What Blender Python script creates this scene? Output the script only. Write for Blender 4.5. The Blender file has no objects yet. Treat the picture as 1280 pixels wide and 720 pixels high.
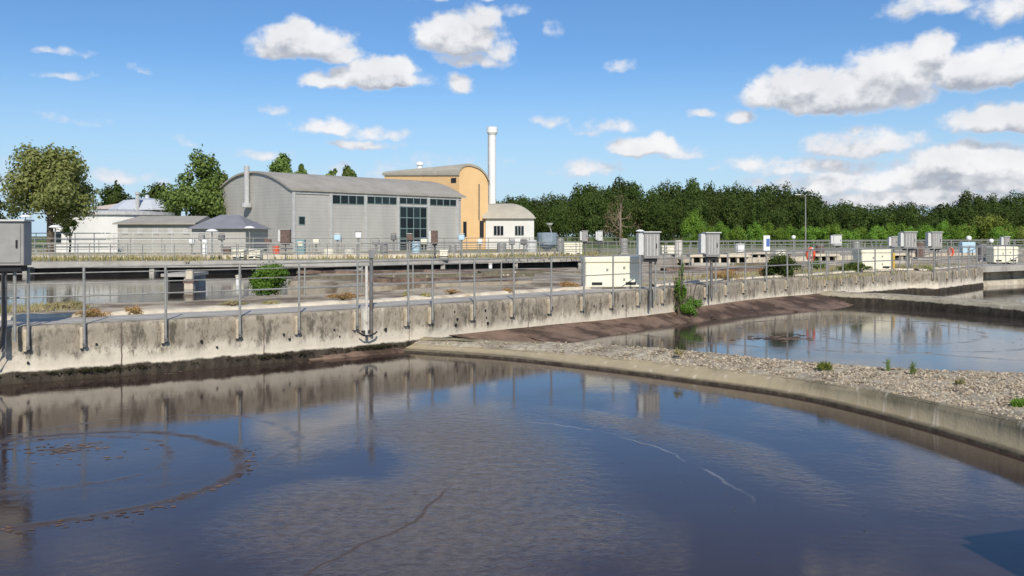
import bpy, bmesh, math, random
import numpy as np
from mathutils import Vector, Matrix, noise
from mathutils.geometry import tessellate_polygon
random.seed(7); RNG = np.random.default_rng(7)
S = bpy.context.scene
COL = S.collection
R = math.radians

# ---------------------------------------------------------------- camera
EYE, F, HOR = 2.6, 1108.0, 295.0
cd = bpy.data.cameras.new('camera'); cam = bpy.data.objects.new('camera', cd); COL.objects.link(cam)
cd.sensor_width = 36; cd.lens = F/1280*36; cd.shift_y = -(360-HOR)/1280
cd.clip_start = .1; cd.clip_end = 6000
cam.location = (0, 0, EYE); cam.rotation_euler = (R(90), 0, 0)
S.camera = cam
S.view_settings.view_transform = 'Standard'; S.view_settings.look = 'None'
S.view_settings.exposure = 0.0; S.view_settings.gamma = 1
S.render.resolution_x = 1024; S.render.resolution_y = 576

def G(px, py, z=0.0):
    """ground position seen at a pixel of the photograph, for a surface at height z"""
    Y = (EYE-z)*F/(py-HOR)
    return ((px-640)/F*Y, Y)
def XA(px, Y): return (px-640)/F*Y
def ZA(py, Y): return EYE+(HOR-py)/F*Y

# ---------------------------------------------------------------- node helpers
class NT:
    def __init__(s, tree): s.t = tree; s.n = tree.nodes; s.l = tree.links
    def node(s, typ, **kw):
        n = s.n.new(typ)
        for k, v in kw.items(): setattr(n, k, v)
        return n
    def put(s, sock, v):
        if v is None: return
        if hasattr(v, 'is_output') or isinstance(v, bpy.types.NodeSocket): s.l.new(v, sock)
        else: sock.default_value = v
    def m(s, op, a, b=None, c=None, clamp=False):
        n = s.node('ShaderNodeMath', operation=op, use_clamp=clamp)
        for i, v in enumerate((a, b, c)): s.put(n.inputs[i], v)
        return n.outputs[0]
    def v(s, op, a, b=None):
        n = s.node('ShaderNodeVectorMath', operation=op)
        s.put(n.inputs[0], a); s.put(n.inputs[1], b)
        return n.outputs['Value'] if op in ('DOT_PRODUCT', 'LENGTH', 'DISTANCE') else n.outputs[0]
    def mix(s, f, a, b, typ='MIX'):
        n = s.node('ShaderNodeMix', data_type='RGBA', blend_type=typ)
        s.put(n.inputs[0], f); s.put(n.inputs[6], a); s.put(n.inputs[7], b)
        return n.outputs[2]
    def noise(s, vec, scale, detail=4, rough=.55, out='Fac', dist=0.0):
        n = s.node('ShaderNodeTexNoise'); s.put(n.inputs['Vector'], vec)
        n.inputs['Scale'].default_value = scale; n.inputs['Detail'].default_value = detail
        n.inputs['Roughness'].default_value = rough; n.inputs['Distortion'].default_value = dist
        return n.outputs[out]
    def ramp(s, f, a, b, lo=0.0, hi=1.0, smooth=True):
        n = s.node('ShaderNodeMapRange', interpolation_type='SMOOTHSTEP' if smooth else 'LINEAR')
        s.put(n.inputs[0], f); n.inputs[1].default_value = a; n.inputs[2].default_value = b
        n.inputs[3].default_value = lo; n.inputs[4].default_value = hi
        return n.outputs[0]
    def comb(s, x, y, z=0.0):
        n = s.node('ShaderNodeCombineXYZ')
        for i, v in enumerate((x, y, z)): s.put(n.inputs[i], v)
        return n.outputs[0]
    def sep(s, v):
        n = s.node('ShaderNodeSeparateXYZ'); s.put(n.inputs[0], v); return n.outputs
    def scale(s, vec, sc): return s.v('MULTIPLY', vec, sc)

def C4(c): return (c[0], c[1], c[2], 1.0)
def srgb(r, g, b):
    f = lambda u: (u/255/12.92) if u/255 <= .04045 else ((u/255+.055)/1.055)**2.4
    return (f(r), f(g), f(b), 1.0)

# ---------------------------------------------------------------- sky and sun
SUN_EL, SX, SY = R(37), 0.13, -0.99            # sun is behind and a little to the right of the camera
world = bpy.data.worlds.new('World'); S.world = world; world.use_nodes = True
wt = NT(world.node_tree); world.node_tree.nodes.clear()
sky = wt.node('ShaderNodeTexSky', sky_type='NISHITA'); sky.sun_disc = False
sky.sun_elevation = SUN_EL; sky.sun_rotation = math.atan2(SX, SY); sky.altitude = 0
sky.air_density = 1.0; sky.dust_density = 0.4; sky.ozone_density = 2.2
hs = wt.node('ShaderNodeHueSaturation'); hs.inputs['Saturation'].default_value = 1.0
tint = wt.v('MULTIPLY', sky.outputs[0], (.74, 1.06, 1.40)); wt.l.new(tint, hs.inputs['Color'])

BLOBS = [  # px, py, half width, half height, weight
 (385,58,66,26,1),(372,44,36,20,1),(425,70,36,16,.9),(345,66,34,12,.7),
 (465,102,82,19,1),(480,88,46,18,1),(410,104,44,13,.8),
 (575,50,60,34,1),(600,30,34,24,.8),(545,50,34,26,1),(627,66,26,18,.7),(590,78,50,12,.6),
 (572,106,22,14,.75),(405,160,50,13,.6),(470,168,46,12,.55),(455,181,52,8,.7),(345,138,20,8,.33),
 (808,187,48,17,1),(850,194,34,9,.6),(683,152,27,11,.55),(755,161,48,13,.5),(776,85,24,9,.42),(879,145,22,8,.5),
 (1055,122,105,32,1.1),(1000,112,52,30,1),(1165,72,30,27,1.1),(1120,95,66,36,1.1),(927,148,22,13,.8),(965,120,42,28,1),
 (1240,90,82,30,1.1),(1250,153,66,20,1),(1080,183,84,20,.75),(955,207,62,13,.55),
 (1215,207,86,24,1),(1205,197,38,20,1),(1262,214,60,26,.9),(1150,216,44,16,.8),(1040,236,30,14,.95),(1160,243,44,16,.9),(1105,228,135,26,.7),(1010,212,80,14,.6),(1130,252,150,18,.8),(985,232,70,14,.5),(1240,235,90,20,.9),
 (1165,8,54,22,.6),(1262,15,44,26,.6),(570,-4,60,9,.6),(735,214,46,15,.55),(690,38,14,12,.3),(640,14,30,9,.3),
 (75,66,34,5,.33),(86,95,30,6,.36),(170,88,14,6,.3),(232,178,16,6,.28),(330,196,36,11,.45),(150,226,44,14,.55),(95,152,60,5,.22),(560,205,90,14,.25),(40,225,90,26,.3),(470,225,110,20,.3),
 (450,-75,120,34,.8),(610,-120,120,44,.9),(820,-95,48,20,.6),(140,-110,70,22,.5),(1080,-130,90,26,.35)]
def make_cloud_group():
    g = bpy.data.node_groups.new('cloud_field', 'ShaderNodeTree')
    g.interface.new_socket('P', in_out='INPUT', socket_type='NodeSocketVector')
    g.interface.new_socket('D', in_out='OUTPUT', socket_type='NodeSocketFloat')
    t = NT(g); gi = t.node('NodeGroupInput'); go = t.node('NodeGroupOutput'); p = gi.outputs[0]
    warp = t.v('SUBTRACT', t.noise(p, .028, 3, .55, 'Color'), (.5, .5, .5))
    q = t.v('ADD', p, t.scale(warp, (42, 24, 0)))
    acc = None
    for px, py, rx, ry, w in BLOBS:
        u = math.atan((px-640)/F)*F; hyp = math.hypot(F, px-640); vv = math.atan((HOR-py)/hyp)*F
        a = t.v('SUBTRACT', q, (u, vv, 0))
        a = t.scale(a, (1/(rx*1.08), 1/(ry*1.15), 0))
        a = t.v('MINIMUM', a, t.scale(a, (1, 1.7, 1)))
        # x component must stay symmetric: scale 1 leaves it alone
        d = t.v('DOT_PRODUCT', a, a)
        d = t.m('MULTIPLY_ADD', d, -1.0*w, w)
        acc = d if acc is None else t.m('MAXIMUM', acc, d)
    # scattered fair-weather clouds over the rest of the sky
    s = t.sep(p)
    far = t.ramp(t.m('ABSOLUTE', s[0]), 640, 760)
    high = t.ramp(s[1], 430, 560)
    msk = t.m('MAXIMUM', far, high)
    gn = t.noise(t.scale(p, (.0032, .0075, 0)), 1.0, 3, .5)
    gd = t.m('MULTIPLY', t.ramp(gn, .5, .72, 0, 1.2), msk)
    acc = t.m('MAXIMUM', acc, t.m('MULTIPLY_ADD', gd, 1.6, -.6))
    billow = t.m('MULTIPLY', t.m('SUBTRACT', t.noise(t.scale(p, (1, 1.25, 1)), .040, 6, .58), .5), 1.3)
    t.l.new(t.m('ADD', acc, billow), go.inputs[0])
    return g
cg = make_cloud_group()
tc = wt.node('ShaderNodeTexCoord'); ws = wt.sep(tc.outputs['Generated'])
az = wt.m('MULTIPLY', wt.m('ARCTAN2', ws[0], ws[1]), F)
el = wt.m('MULTIPLY', wt.m('ARCSINE', ws[2]), F)
P0 = wt.comb(az, el, 0.0)
def field(vec):
    n = wt.node('ShaderNodeGroup'); n.node_tree = cg; wt.put(n.inputs[0], vec); return n.outputs[0]
D0 = field(P0); D1 = field(wt.v('ADD', P0, (6, 19, 0)))
mask = wt.m('MULTIPLY', wt.ramp(D0, -.02, .62), wt.ramp(el, -20, 0))
lit = wt.m('SUBTRACT', D0, D1)
soft = wt.noise(P0, .012, 4, .55)
sh = wt.m('ADD', wt.m('MULTIPLY', wt.ramp(lit, -.50, .42), .80), wt.ramp(soft, .38, .66, 0, .22), clamp=True)
thin = wt.ramp(D0, .0, .75)
ccol = wt.mix(sh, (.36, .39, .46, 1), (.94, .94, .95, 1))
ccol = wt.mix(thin, (.64, .72, .86, 1), ccol)
hz_ = wt.m('MULTIPLY', wt.ramp(el, 235, -30), .92)          # pale air low over the horizon, all the way round
b1 = wt.node('ShaderNodeBackground'); wt.put(b1.inputs[0], wt.mix(hz_, hs.outputs[0], (6.6, 8.7, 10.6, 1))); b1.inputs[1].default_value = .085
b2 = wt.node('ShaderNodeBackground'); wt.put(b2.inputs[0], ccol); b2.inputs[1].default_value = 1.0
ms = wt.node('ShaderNodeMixShader'); wt.put(ms.inputs[0], wt.m('MULTIPLY', mask, .97))
wt.l.new(b1.outputs[0], ms.inputs[1]); wt.l.new(b2.outputs[0], ms.inputs[2])
wo = wt.node('ShaderNodeOutputWorld'); wt.l.new(ms.outputs[0], wo.inputs[0])
world.cycles.sampling_method = 'MANUAL'; world.cycles.sample_map_resolution = 512

sl = bpy.data.lights.new('sun', 'SUN'); sl.energy = 4.2; sl.angle = R(.5); sl.color = (1, .92, .80)
so = bpy.data.objects.new('sun', sl); COL.objects.link(so)
h = math.hypot(SX, SY)
sd = Vector((SX/h*math.cos(SUN_EL), SY/h*math.cos(SUN_EL), math.sin(SUN_EL)))
so.rotation_euler = sd.to_track_quat('Z', 'Y').to_euler(); so.location = (0, -20, 40)

# ---------------------------------------------------------------- mesh helpers
class MB:
    def __init__(s): s.v = []; s.f = []; s.mi = []
    def add(s, vs, fs, m=0):
        o = len(s.v); s.v += [tuple(v) for v in vs]
        for f in fs: s.f.append(tuple(i+o for i in f)); s.mi.append(m)
        return s
    def box(s, x0, x1, y0, y1, z0, z1, rz=0, c=(0, 0), m=0):
        vs = []
        for z in (z0, z1):
            for x, y in ((x0, y0), (x1, y0), (x1, y1), (x0, y1)):
                if rz: x, y = c[0]+(x-c[0])*math.cos(rz)-(y-c[1])*math.sin(rz), c[1]+(x-c[0])*math.sin(rz)+(y-c[1])*math.cos(rz)
                vs.append((x, y, z))
        return s.add(vs, [(3,2,1,0),(4,5,6,7),(0,1,5,4),(1,2,6,5),(2,3,7,6),(3,0,4,7)], m)
    def tube(s, pts, r, n=8, cap=True, m=0):
        pts = [Vector(p) for p in pts]; rs = r if isinstance(r, (list, tuple)) else [r]*len(pts)
        vs = []; fs = []
        for i, p in enumerate(pts):
            d = (pts[min(i+1, len(pts)-1)]-pts[max(i-1, 0)]).normalized()
            a = Vector((0, 0, 1)) if abs(d.z) < .9 else Vector((1, 0, 0))
            u = d.cross(a).normalized(); w = d.cross(u)
            for k in range(n):
                t = 2*math.pi*k/n; vs.append(p+u*math.cos(t)*rs[i]+w*math.sin(t)*rs[i])
        for i in range(len(pts)-1):
            for k in range(n):
                fs.append((i*n+k, i*n+(k+1) % n, (i+1)*n+(k+1) % n, (i+1)*n+k))
        if cap: fs.append(tuple(range(n))[::-1]); fs.append(tuple((len(pts)-1)*n+k for k in range(n)))
        return s.add(vs, fs, m)
    def lathe(s, prof, n=16, c=(0, 0), m=0):
        vs = []; fs = []
        for r, z in prof:
            for k in range(n):
                t = 2*math.pi*k/n; vs.append((c[0]+r*math.cos(t), c[1]+r*math.sin(t), z))
        for i in range(len(prof)-1):
            for k in range(n): fs.append((i*n+k, i*n+(k+1) % n, (i+1)*n+(k+1) % n, (i+1)*n+k))
        return s.add(vs, fs, m)
    def prism(s, poly, z0, z1, m=0):
        n = len(poly)
        vs = [(x, y, z0) for x, y in poly]+[(x, y, z1) for x, y in poly]
        tri = tessellate_polygon([[Vector((x, y, 0)) for x, y in poly]])
        fs = [tuple(i+n for i in t) for t in tri]+[tuple(t) for t in tri]
        fs += [(i, (i+1) % n, (i+1) % n+n, i+n) for i in range(n)]
        return s.add(vs, fs, m)
    def build(s, name, mat, parent=None, smooth=False, bevel=0, fixn=True):
        me = bpy.data.meshes.new(name); me.from_pydata(s.v, [], s.f)
        if fixn or bevel:
            bm = bmesh.new(); bm.from_mesh(me)
            bmesh.ops.recalc_face_normals(bm, faces=bm.faces)
            if bevel: bmesh.ops.bevel(bm, geom=list(bm.edges), offset=bevel, segments=1, affect='EDGES', profile=.5)
            bm.to_mesh(me); bm.free()
        if smooth: me.polygons.foreach_set('use_smooth', [True]*len(me.polygons))
        me.materials.append(mat) if not isinstance(mat, list) else [me.materials.append(q) for q in mat]
        if isinstance(mat, list) and not bevel:
            me.polygons.foreach_set('material_index', s.mi)
        me.update()
        o = bpy.data.objects.new(name, me); COL.objects.link(o); o.parent = parent
        return o
def tag(o, label=None, cat=None, group=None, kind=None):
    if label: o['label'] = label
    if cat: o['category'] = cat
    if group: o['group'] = group
    if kind: o['kind'] = kind
    return o
def root(name, loc, label, cat, group=None, rz=0):
    o = bpy.data.objects.new(name, None); COL.objects.link(o); o.location = loc; o.rotation_euler = (0, 0, rz)
    o.empty_display_size = .3
    return tag(o, label, cat, group)
def share(name, src, parent, loc=(0, 0, 0), rz=0, sc=None):
    o = bpy.data.objects.new(name, src.data); COL.objects.link(o); o.parent = parent; o.location = loc
    o.rotation_euler = (0, 0, rz)
    if sc: o.scale = sc
    return o
def copy_tree(o, parent=None):
    c = o.copy(); COL.objects.link(c); c.parent = parent
    for ch in list(o.children): copy_tree(ch, c)
    return c

# ---------------------------------------------------------------- materials
def mat(name, base, rough=.8, metal=0, var=.12, vs=3.0, bump=.0, bs=40, grime=None, gs=.8, glo=.45, ghi=.7, spec=.3, coords='Object', streak=False):
    m = bpy.data.materials.new(name); m.use_nodes = True; t = NT(m.node_tree)
    b = m.node_tree.nodes['Principled BSDF']; tx = t.node('ShaderNodeTexCoord'); p = tx.outputs[coords]
    nz = t.noise(p, vs, 5, .6)
    col = t.mix(t.ramp(nz, .25, .75), C4([c*(1-var) for c in base]), C4([min(1, c*(1+var)) for c in base]))
    if grime:
        gp = t.scale(p, (1, 1, .18)) if streak else p
        col = t.mix(t.ramp(t.noise(gp, gs, 6, .65), glo, ghi), col, C4(grime))
    t.put(b.inputs['Base Color'], col); b.inputs['Roughness'].default_value = rough
    b.inputs['Metallic'].default_value = metal; b.inputs['Specular IOR Level'].default_value = spec
    if bump:
        bn = t.node('ShaderNodeBump'); bn.inputs['Strength'].default_value = bump; bn.inputs['Distance'].default_value = .02
        t.put(bn.inputs['Height'], t.noise(p, bs, 5, .6)); t.l.new(bn.outputs[0], b.inputs['Normal'])
    return m
M = {}
M['galv'] = mat('galvanised_steel', (.34, .335, .31), .5, .35, .18, 8, grime=(.20, .18, .15), gs=5, glo=.5, ghi=.8)
M['galv_dark'] = mat('weathered_steel', (.20, .20, .20), .55, .3, .2, 6, grime=(.12, .08, .05), gs=5)
M['black'] = mat('black_rubber', (.02, .02, .022), .6)
M['cream'] = mat('cream_glassfibre', (.80, .76, .60), .45, 0, .05, 2, grime=(.55, .52, .40), gs=2.5, glo=.6, ghi=.95)
M['white'] = mat('white_paint', (.80, .80, .78), .5, 0, .04, 2, grime=(.60, .58, .52), gs=1.5, glo=.6, ghi=.9)
M['bracket'] = mat('pale_bracket_paint', (.60, .57, .50), .7, 0, .15, 10, grime=(.25, .16, .10), gs=8, glo=.5, ghi=.8)
M['box_grey'] = mat('cabinet_grey', (.33, .32, .30), .55, .1, .10, 5, grime=(.22, .20, .18), gs=4, glo=.5, ghi=.85, streak=True)
M['box_light'] = mat('cabinet_light', (.60, .60, .57), .5, .0, .08, 5)
M['rust'] = mat('rusty_brown', (.16, .11, .09), .8, 0, .25, 8)
M['red'] = mat('orange_red_plastic', (.70, .10, .045), .5)
M['blue'] = mat('sign_blue', (.08, .16, .42), .5)
M['paleblue'] = mat('pale_blue_paint', (.45, .62, .72), .5)
M['yellow'] = mat('yellow_paint', (.62, .42, .08), .6)
M['stone_a'] = mat('pale_stone', (.46, .42, .35), .9, 0, .4, 1.3)
M['bark'] = mat('bark', (.14, .11, .08), .9, 0, .3, 5)
M['clad'] = None

def leaf_mat(name, ca, cb, cc, trans=.25):
    m = bpy.data.materials.new(name); m.use_nodes = True; t = NT(m.node_tree)
    b = m.node_tree.nodes['Principled BSDF']; g = t.node('ShaderNodeNewGeometry'); oi = t.node('ShaderNodeObjectInfo')
    r = g.outputs['Random Per Island']
    tx = t.node('ShaderNodeTexCoord')
    cl = t.noise(tx.outputs['Object'], .9, 3, .5)
    col = t.mix(r, C4(ca), C4(cb)); col = t.mix(t.ramp(cl, .42, .66), col, C4(cc))
    hv = t.node('ShaderNodeHueSaturation'); t.put(hv.inputs['Color'], col)
    t.put(hv.inputs['Value'], t.m('MULTIPLY_ADD', oi.outputs['Random'], .45, .78))
    t.put(hv.inputs['Hue'], t.m('MULTIPLY_ADD', oi.outputs['Random'], .02, .49))
    t.put(b.inputs['Base Color'], hv.outputs[0]); b.inputs['Roughness'].default_value = .75
    b.inputs['Specular IOR Level'].default_value = .12
    tr = t.node('ShaderNodeBsdfTranslucent'); t.put(tr.inputs[0], hv.outputs[0])
    mx = t.node('ShaderNodeMixShader'); mx.inputs[0].default_value = trans
    t.l.new(b.outputs[0], mx.inputs[1]); t.l.new(tr.outputs[0], mx.inputs[2])
    t.l.new(mx.outputs[0], m.node_tree.nodes['Material Output'].inputs[0])
    return m
L = {
 'forest': leaf_mat('dark_forest_leaves', (.036, .066, .014), (.105, .145, .036), (.062, .092, .022)),
 'near': leaf_mat('olive_leaves', (.17, .22, .05), (.46, .50, .20), (.27, .31, .09), .35),
 'mid': leaf_mat('green_leaves', (.08, .135, .03), (.27, .35, .10), (.13, .19, .045), .3),
 'bright': leaf_mat('fresh_green_leaves', (.12, .23, .03), (.22, .34, .05), (.15, .25, .04)),
 'bush': leaf_mat('bush_leaves', (.08, .19, .025), (.20, .36, .06), (.11, .22, .03)),
 'olive': leaf_mat('yellowish_leaves', (.17, .22, .035), (.28, .31, .08), (.14, .18, .03)),
 'dry': leaf_mat('dry_orange_stalks', (.32, .17, .07), (.50, .30, .14), (.24, .16, .07), .1),
 'straw': leaf_mat('straw_grass', (.35, .30, .14), (.30, .32, .12), (.45, .38, .20), .1),
 'dead': leaf_mat('dry_twigs', (.16, .11, .07), (.22, .16, .10), (.14, .11, .06), .1),
 'moss': leaf_mat('dark_moss', (.018, .016, .010), (.04, .036, .02), (.03, .03, .012), .0)}

# wall concrete: real stains fixed to the wall, plus painted shade on the divider (heights are those of the wall)
def wall_mat(name, foot=.21, lite=(.68, .61, .49), dark=(.25, .215, .165), fj=.16, u0=.36, u1=.62):
    m = bpy.data.materials.new(name); m.use_nodes = True; t = NT(m.node_tree)
    b = m.node_tree.nodes['Principled BSDF']; tx = t.node('ShaderNodeTexCoord'); p = tx.outputs['Object']; z = t.sep(p)[2]
    ps = t.scale(p, (1, 1, .35))
    n1 = t.noise(ps, 1.3, 6, .65); n2 = t.noise(ps, 5.0, 6, .7); n3 = t.noise(p, 22, 5, .7)
    # weathered grey upper band, lime-washed lower band with an irregular edge
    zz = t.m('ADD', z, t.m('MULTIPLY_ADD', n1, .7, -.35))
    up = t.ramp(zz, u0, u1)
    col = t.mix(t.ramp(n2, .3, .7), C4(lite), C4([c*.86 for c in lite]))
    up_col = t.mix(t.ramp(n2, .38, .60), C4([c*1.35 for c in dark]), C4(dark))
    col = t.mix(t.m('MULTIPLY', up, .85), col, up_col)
    # black lichen blotches in the upper part
    bl = t.m('MULTIPLY', t.ramp(t.noise(ps, 2.6, 8, .78), .52, .62), t.ramp(z, .25, .5))
    col = t.mix(t.m('MULTIPLY', bl, .82), col, C4((.085, .078, .06)))
    # vertical lime streaks
    st = t.noise(t.scale(p, (1, 1, .06)), 4.5, 3, .6)
    col = t.mix(t.m('MULTIPLY', t.ramp(st, .60, .72), .55), col, C4((.74, .68, .57)))
    sp = t.ramp(n3, .66, .74)
    col = t.mix(t.m('MULTIPLY', sp, .6), col, C4((.10, .085, .065)))
    mot = t.m('MULTIPLY', t.ramp(t.noise(t.scale(p, (1, 1, .6)), 7.5, 6, .78), .50, .60), t.ramp(z, .28, .5))
    col = t.mix(t.m('MULTIPLY', mot, .62), col, C4((.14, .12, .09)))
    # wet algae foot
    zf = t.m('ADD', z, t.m('MULTIPLY_ADD', t.noise(p, 3.0, 5, .7), fj, -fj/2))
    ft = t.ramp(zf, foot+.03, foot-.02)
    fc = t.mix(t.ramp(n2, .35, .7), C4((.032, .026, .020)), C4((.085, .07, .052)))
    col = t.mix(ft, col, fc)
    t.put(b.inputs['Base Color'], col); b.inputs['Roughness'].default_value = .9; b.inputs['Specular IOR Level'].default_value = .2
    bn = t.node('ShaderNodeBump'); bn.inputs['Strength'].default_value = .5; bn.inputs['Distance'].default_value = .03
    t.put(bn.inputs['Height'], t.m('ADD', n2, t.m('MULTIPLY', n3, .5))); t.l.new(bn.outputs[0], b.inputs['Normal'])
    return m
M['wall'] = wall_mat('stained_concrete')
M['kerbstone'] = wall_mat('tan_concrete_lip', .052, (.40, .335, .22), (.11, .10, .065), .03, .17, .40)  # dark upper tone: algae stain, and shade painted onto the divider's unlit right end
M['walk'] = mat('walkway_concrete', (.44, .41, .36), .9, 0, .12, 2, .2, 30, grime=(.30, .28, .24), gs=1.2, glo=.5, ghi=.8)
M['deck'] = mat('deck_concrete', (.42, .40, .355), .9, 0, .15, 1.2, .2, 20, grime=(.24, .22, .19), gs=.8, glo=.48, ghi=.75)
M['deck_wall'] = mat('shade_painted_concrete', (.13, .12, .105), .9, 0, .25, 1.5, .2, 15, grime=(.06, .05, .04), gs=.7)  # concrete coloured dark to stand for the shade under the slabs
M['kerb'] = mat('pale_kerb', (.60, .53, .41), .9, 0, .2, 3, .3, 20, grime=(.36, .28, .18), gs=1.2, glo=.52, ghi=.72)
M['yard'] = mat('dirt_yard', (.42, .36, .27), .95, 0, .25, .8, .4, 14, grime=(.17, .13, .09), gs=.55, glo=.46, ghi=.62)
M['mud'] = mat('brown_sludge', (.185, .125, .09), .75, 0, .25, 2.5, .5, 12, grime=(.07, .045, .032), gs=.9, glo=.44, ghi=.58)

# ground: dirt yard near, pasture beyond
def ground_mat():
    m = bpy.data.materials.new('ground_cover'); m.use_nodes = True; t = NT(m.node_tree)
    b = m.node_tree.nodes['Principled BSDF']; tx = t.node('ShaderNodeTexCoord'); p = tx.outputs['Object']; s = t.sep(p)
    a = t.mix(t.ramp(t.noise(p, .35, 5, .65), .35, .65), C4((.30, .28, .22)), C4((.26, .26, .10)))
    a = t.mix(t.ramp(t.noise(p, .9, 5, .65), .5, .7), a, C4((.17, .15, .10)))
    g = t.mix(t.ramp(t.noise(p, .12, 6, .7), .35, .65), C4((.09, .14, .03)), C4((.14, .17, .05)))
    y = t.m('ADD', s[1], t.m('MULTIPLY', t.noise(p, .05, 3), 20))
    t.put(b.inputs['Base Color'], t.mix(t.ramp(y, 128, 140), a, g)); b.inputs['Roughness'].default_value = .95
    b.inputs['Specular IOR Level'].default_value = .1
    return m
M['ground'] = ground_mat()

# murky water with scum trails
def water_mat(name, base, rings=True):
    m = bpy.data.materials.new(name); m.use_nodes = True; t = NT(m.node_tree)
    b = m.node_tree.nodes['Principled BSDF']; tx = t.node('ShaderNodeTexCoord'); p = tx.outputs['Object']
    wn = t.v('SUBTRACT', t.noise(p, .55, 3, .5, 'Color'), (.5, .5, .5))
    wn2 = t.v('SUBTRACT', t.noise(p, 4.5, 3, .5, 'Color'), (.5, .5, .5))
    q = t.v('ADD', t.v('ADD', p, t.scale(wn, (.75, .75, 0))), t.scale(wn2, (.12, .12, 0)))
    def ring(cx, cy, rad, wid, squash=1.0):
        d = t.v('LENGTH', t.scale(t.v('SUBTRACT', q, (cx, cy, 0)), (1, squash, 0)))
        return t.ramp(t.m('ABSOLUTE', t.m('SUBTRACT', d, rad)), 0.0, wid, 1, 0)
    def disc(cx, cy, r0, r1, squash=1.0):
        d = t.v('LENGTH', t.scale(t.v('SUBTRACT', q, (cx, cy, 0)), (1, squash, 0)))
        return t.ramp(d, r0, r1, 1, 0)
    def halfplane(nx, ny, c0, w):
        return t.ramp(t.v('DOT_PRODUCT', q, (nx, ny, 0)), c0, c0+w)
    film = t.noise(p, .35, 4, .55); fine = t.noise(t.scale(p, (1, .55, 1)), 9, 4, .7)
    brk = t.ramp(t.noise(p, 2.4, 5, .7), .36, .6)
    scum = t.m('MULTIPLY', t.ramp(film, .52, .70), .25)
    rough_zone = t.m('MULTIPLY', t.ramp(film, .45, .62), .4)
    line = 0.0; pale = 0.0
    if rings:
        # swirl at left, sweeping trails in the middle and at right
        l1 = t.m('MULTIPLY', ring(-5.05, 9.75, 1.95, .15), t.m('MULTIPLY_ADD', brk, .5, .5))
        l2 = t.m('MULTIPLY', ring(-5.25, 10.15, 1.25, .10), t.m('MULTIPLY', brk, .7))
        l3 = t.m('MULTIPLY', ring(-4.6, 10.9, 1.9, .09), t.m('MULTIPLY', brk, .45))
        core = t.m('MULTIPLY', disc(-5.4, 10.8, .25, .6, 1.4), t.m('MULTIPLY', brk, .8))
        line = t.m('MAXIMUM', t.m('MAXIMUM', l1, l2), t.m('MAXIMUM', l3, core))
        l4 = t.m('MULTIPLY', ring(-5.4, 9.7, 4.77, .04), t.m('MULTIPLY', halfplane(1, 0, -3.6, 1.2), halfplane(0, -1, -9.4, .6)))
        line = t.m('MAXIMUM', line, t.m('MULTIPLY', l4, .8))
        # foam films
        f1 = t.m('MULTIPLY', disc(-.7, 9.6, .7, 2.2, .45), t.m('SUBTRACT', 1.0, disc(-3.0, 9.9, 1.5, 2.4)))
        f2 = t.m('MULTIPLY', ring(-1.8, 8.8, 4.65, .8), halfplane(.85, .5, 6.3, 1.6))
        pl = t.m('MULTIPLY', ring(-1.8, 8.8, 4.12, .03), halfplane(.75, .66, 7.2, .9))
        f3 = disc(-1.75, 8.2, .4, 1.4, .9)
        f4 = disc(.15, 7.9, .3, 1.5, 1.0)
        fm = t.m('MAXIMUM', t.m('MAXIMUM', f1, t.m('MULTIPLY', f2, .8)), t.m('MAXIMUM', t.m('MULTIPLY', f3, .9), f4))
        rough_zone = t.m('MAXIMUM', t.m('MULTIPLY', fm, .9), t.m('MULTIPLY', rough_zone, .2))
        scum = t.m('MAXIMUM', t.m('MULTIPLY', scum, .5), t.m('MULTIPLY', t.m('MULTIPLY', fm, t.ramp(fine, .25, .7)), .55))
        pale = t.m('MULTIPLY', pl, t.ramp(t.noise(p, 1.3, 4), .35, .6))
    else:
        scum = t.m('MULTIPLY', scum, .3); rough_zone = t.m('MULTIPLY', rough_zone, .12)
        rr = [ring(9.5, 24.5, 3.2, .22), ring(9.0, 26.0, 6.2, .22), ring(12.5, 22.5, 4.4, .2)]
        line = t.m('MULTIPLY', t.m('MULTIPLY', t.m('MAXIMUM', rr[0], t.m('MAXIMUM', rr[1], rr[2])), brk), .5)
    col = t.mix(scum, C4(base), C4((.185, .14, .105)))
    col = t.mix(t.m('MULTIPLY', line, .85), col, C4((.085, .055, .036)))
    col = t.mix(t.m('MULTIPLY', pale, .55), col, C4((.30, .28, .25)))
    t.put(b.inputs['Base Color'], col)
    b.inputs['IOR'].default_value = 1.33
    rg = t.m('ADD', .045, t.m('ADD', t.m('MULTIPLY', scum, .22), t.m('MULTIPLY', line, .4)))
    t.put(b.inputs['Roughness'], rg)
    t.put(b.inputs['Specular IOR Level'], t.m('SUBTRACT', .55, t.m('MULTIPLY', line, .35)))
    rip = t.m('MULTIPLY', t.noise(t.scale(p, (1, 1.3, 1)), 7, 5, .65, dist=.6), t.m('MULTIPLY_ADD', rough_zone, .75, .03))
    swell = t.m('MULTIPLY', t.noise(p, .9, 2, .5), .10 if rings else .05)
    bn = t.node('ShaderNodeBump'); bn.inputs['Strength'].default_value = .40; bn.inputs['Distance'].default_value = .05
    t.put(bn.inputs['Height'], t.m('ADD', t.m('ADD', rip, swell), t.m('MULTIPLY', t.m('MAXIMUM', line, pale), .06)))
    t.l.new(bn.outputs[0], b.inputs['Normal'])
    return m
M['water1'] = water_mat('murky_water', (.047, .031, .027), True)
M['water2'] = water_mat('murky_water_far', (.055, .045, .038), False)

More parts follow.
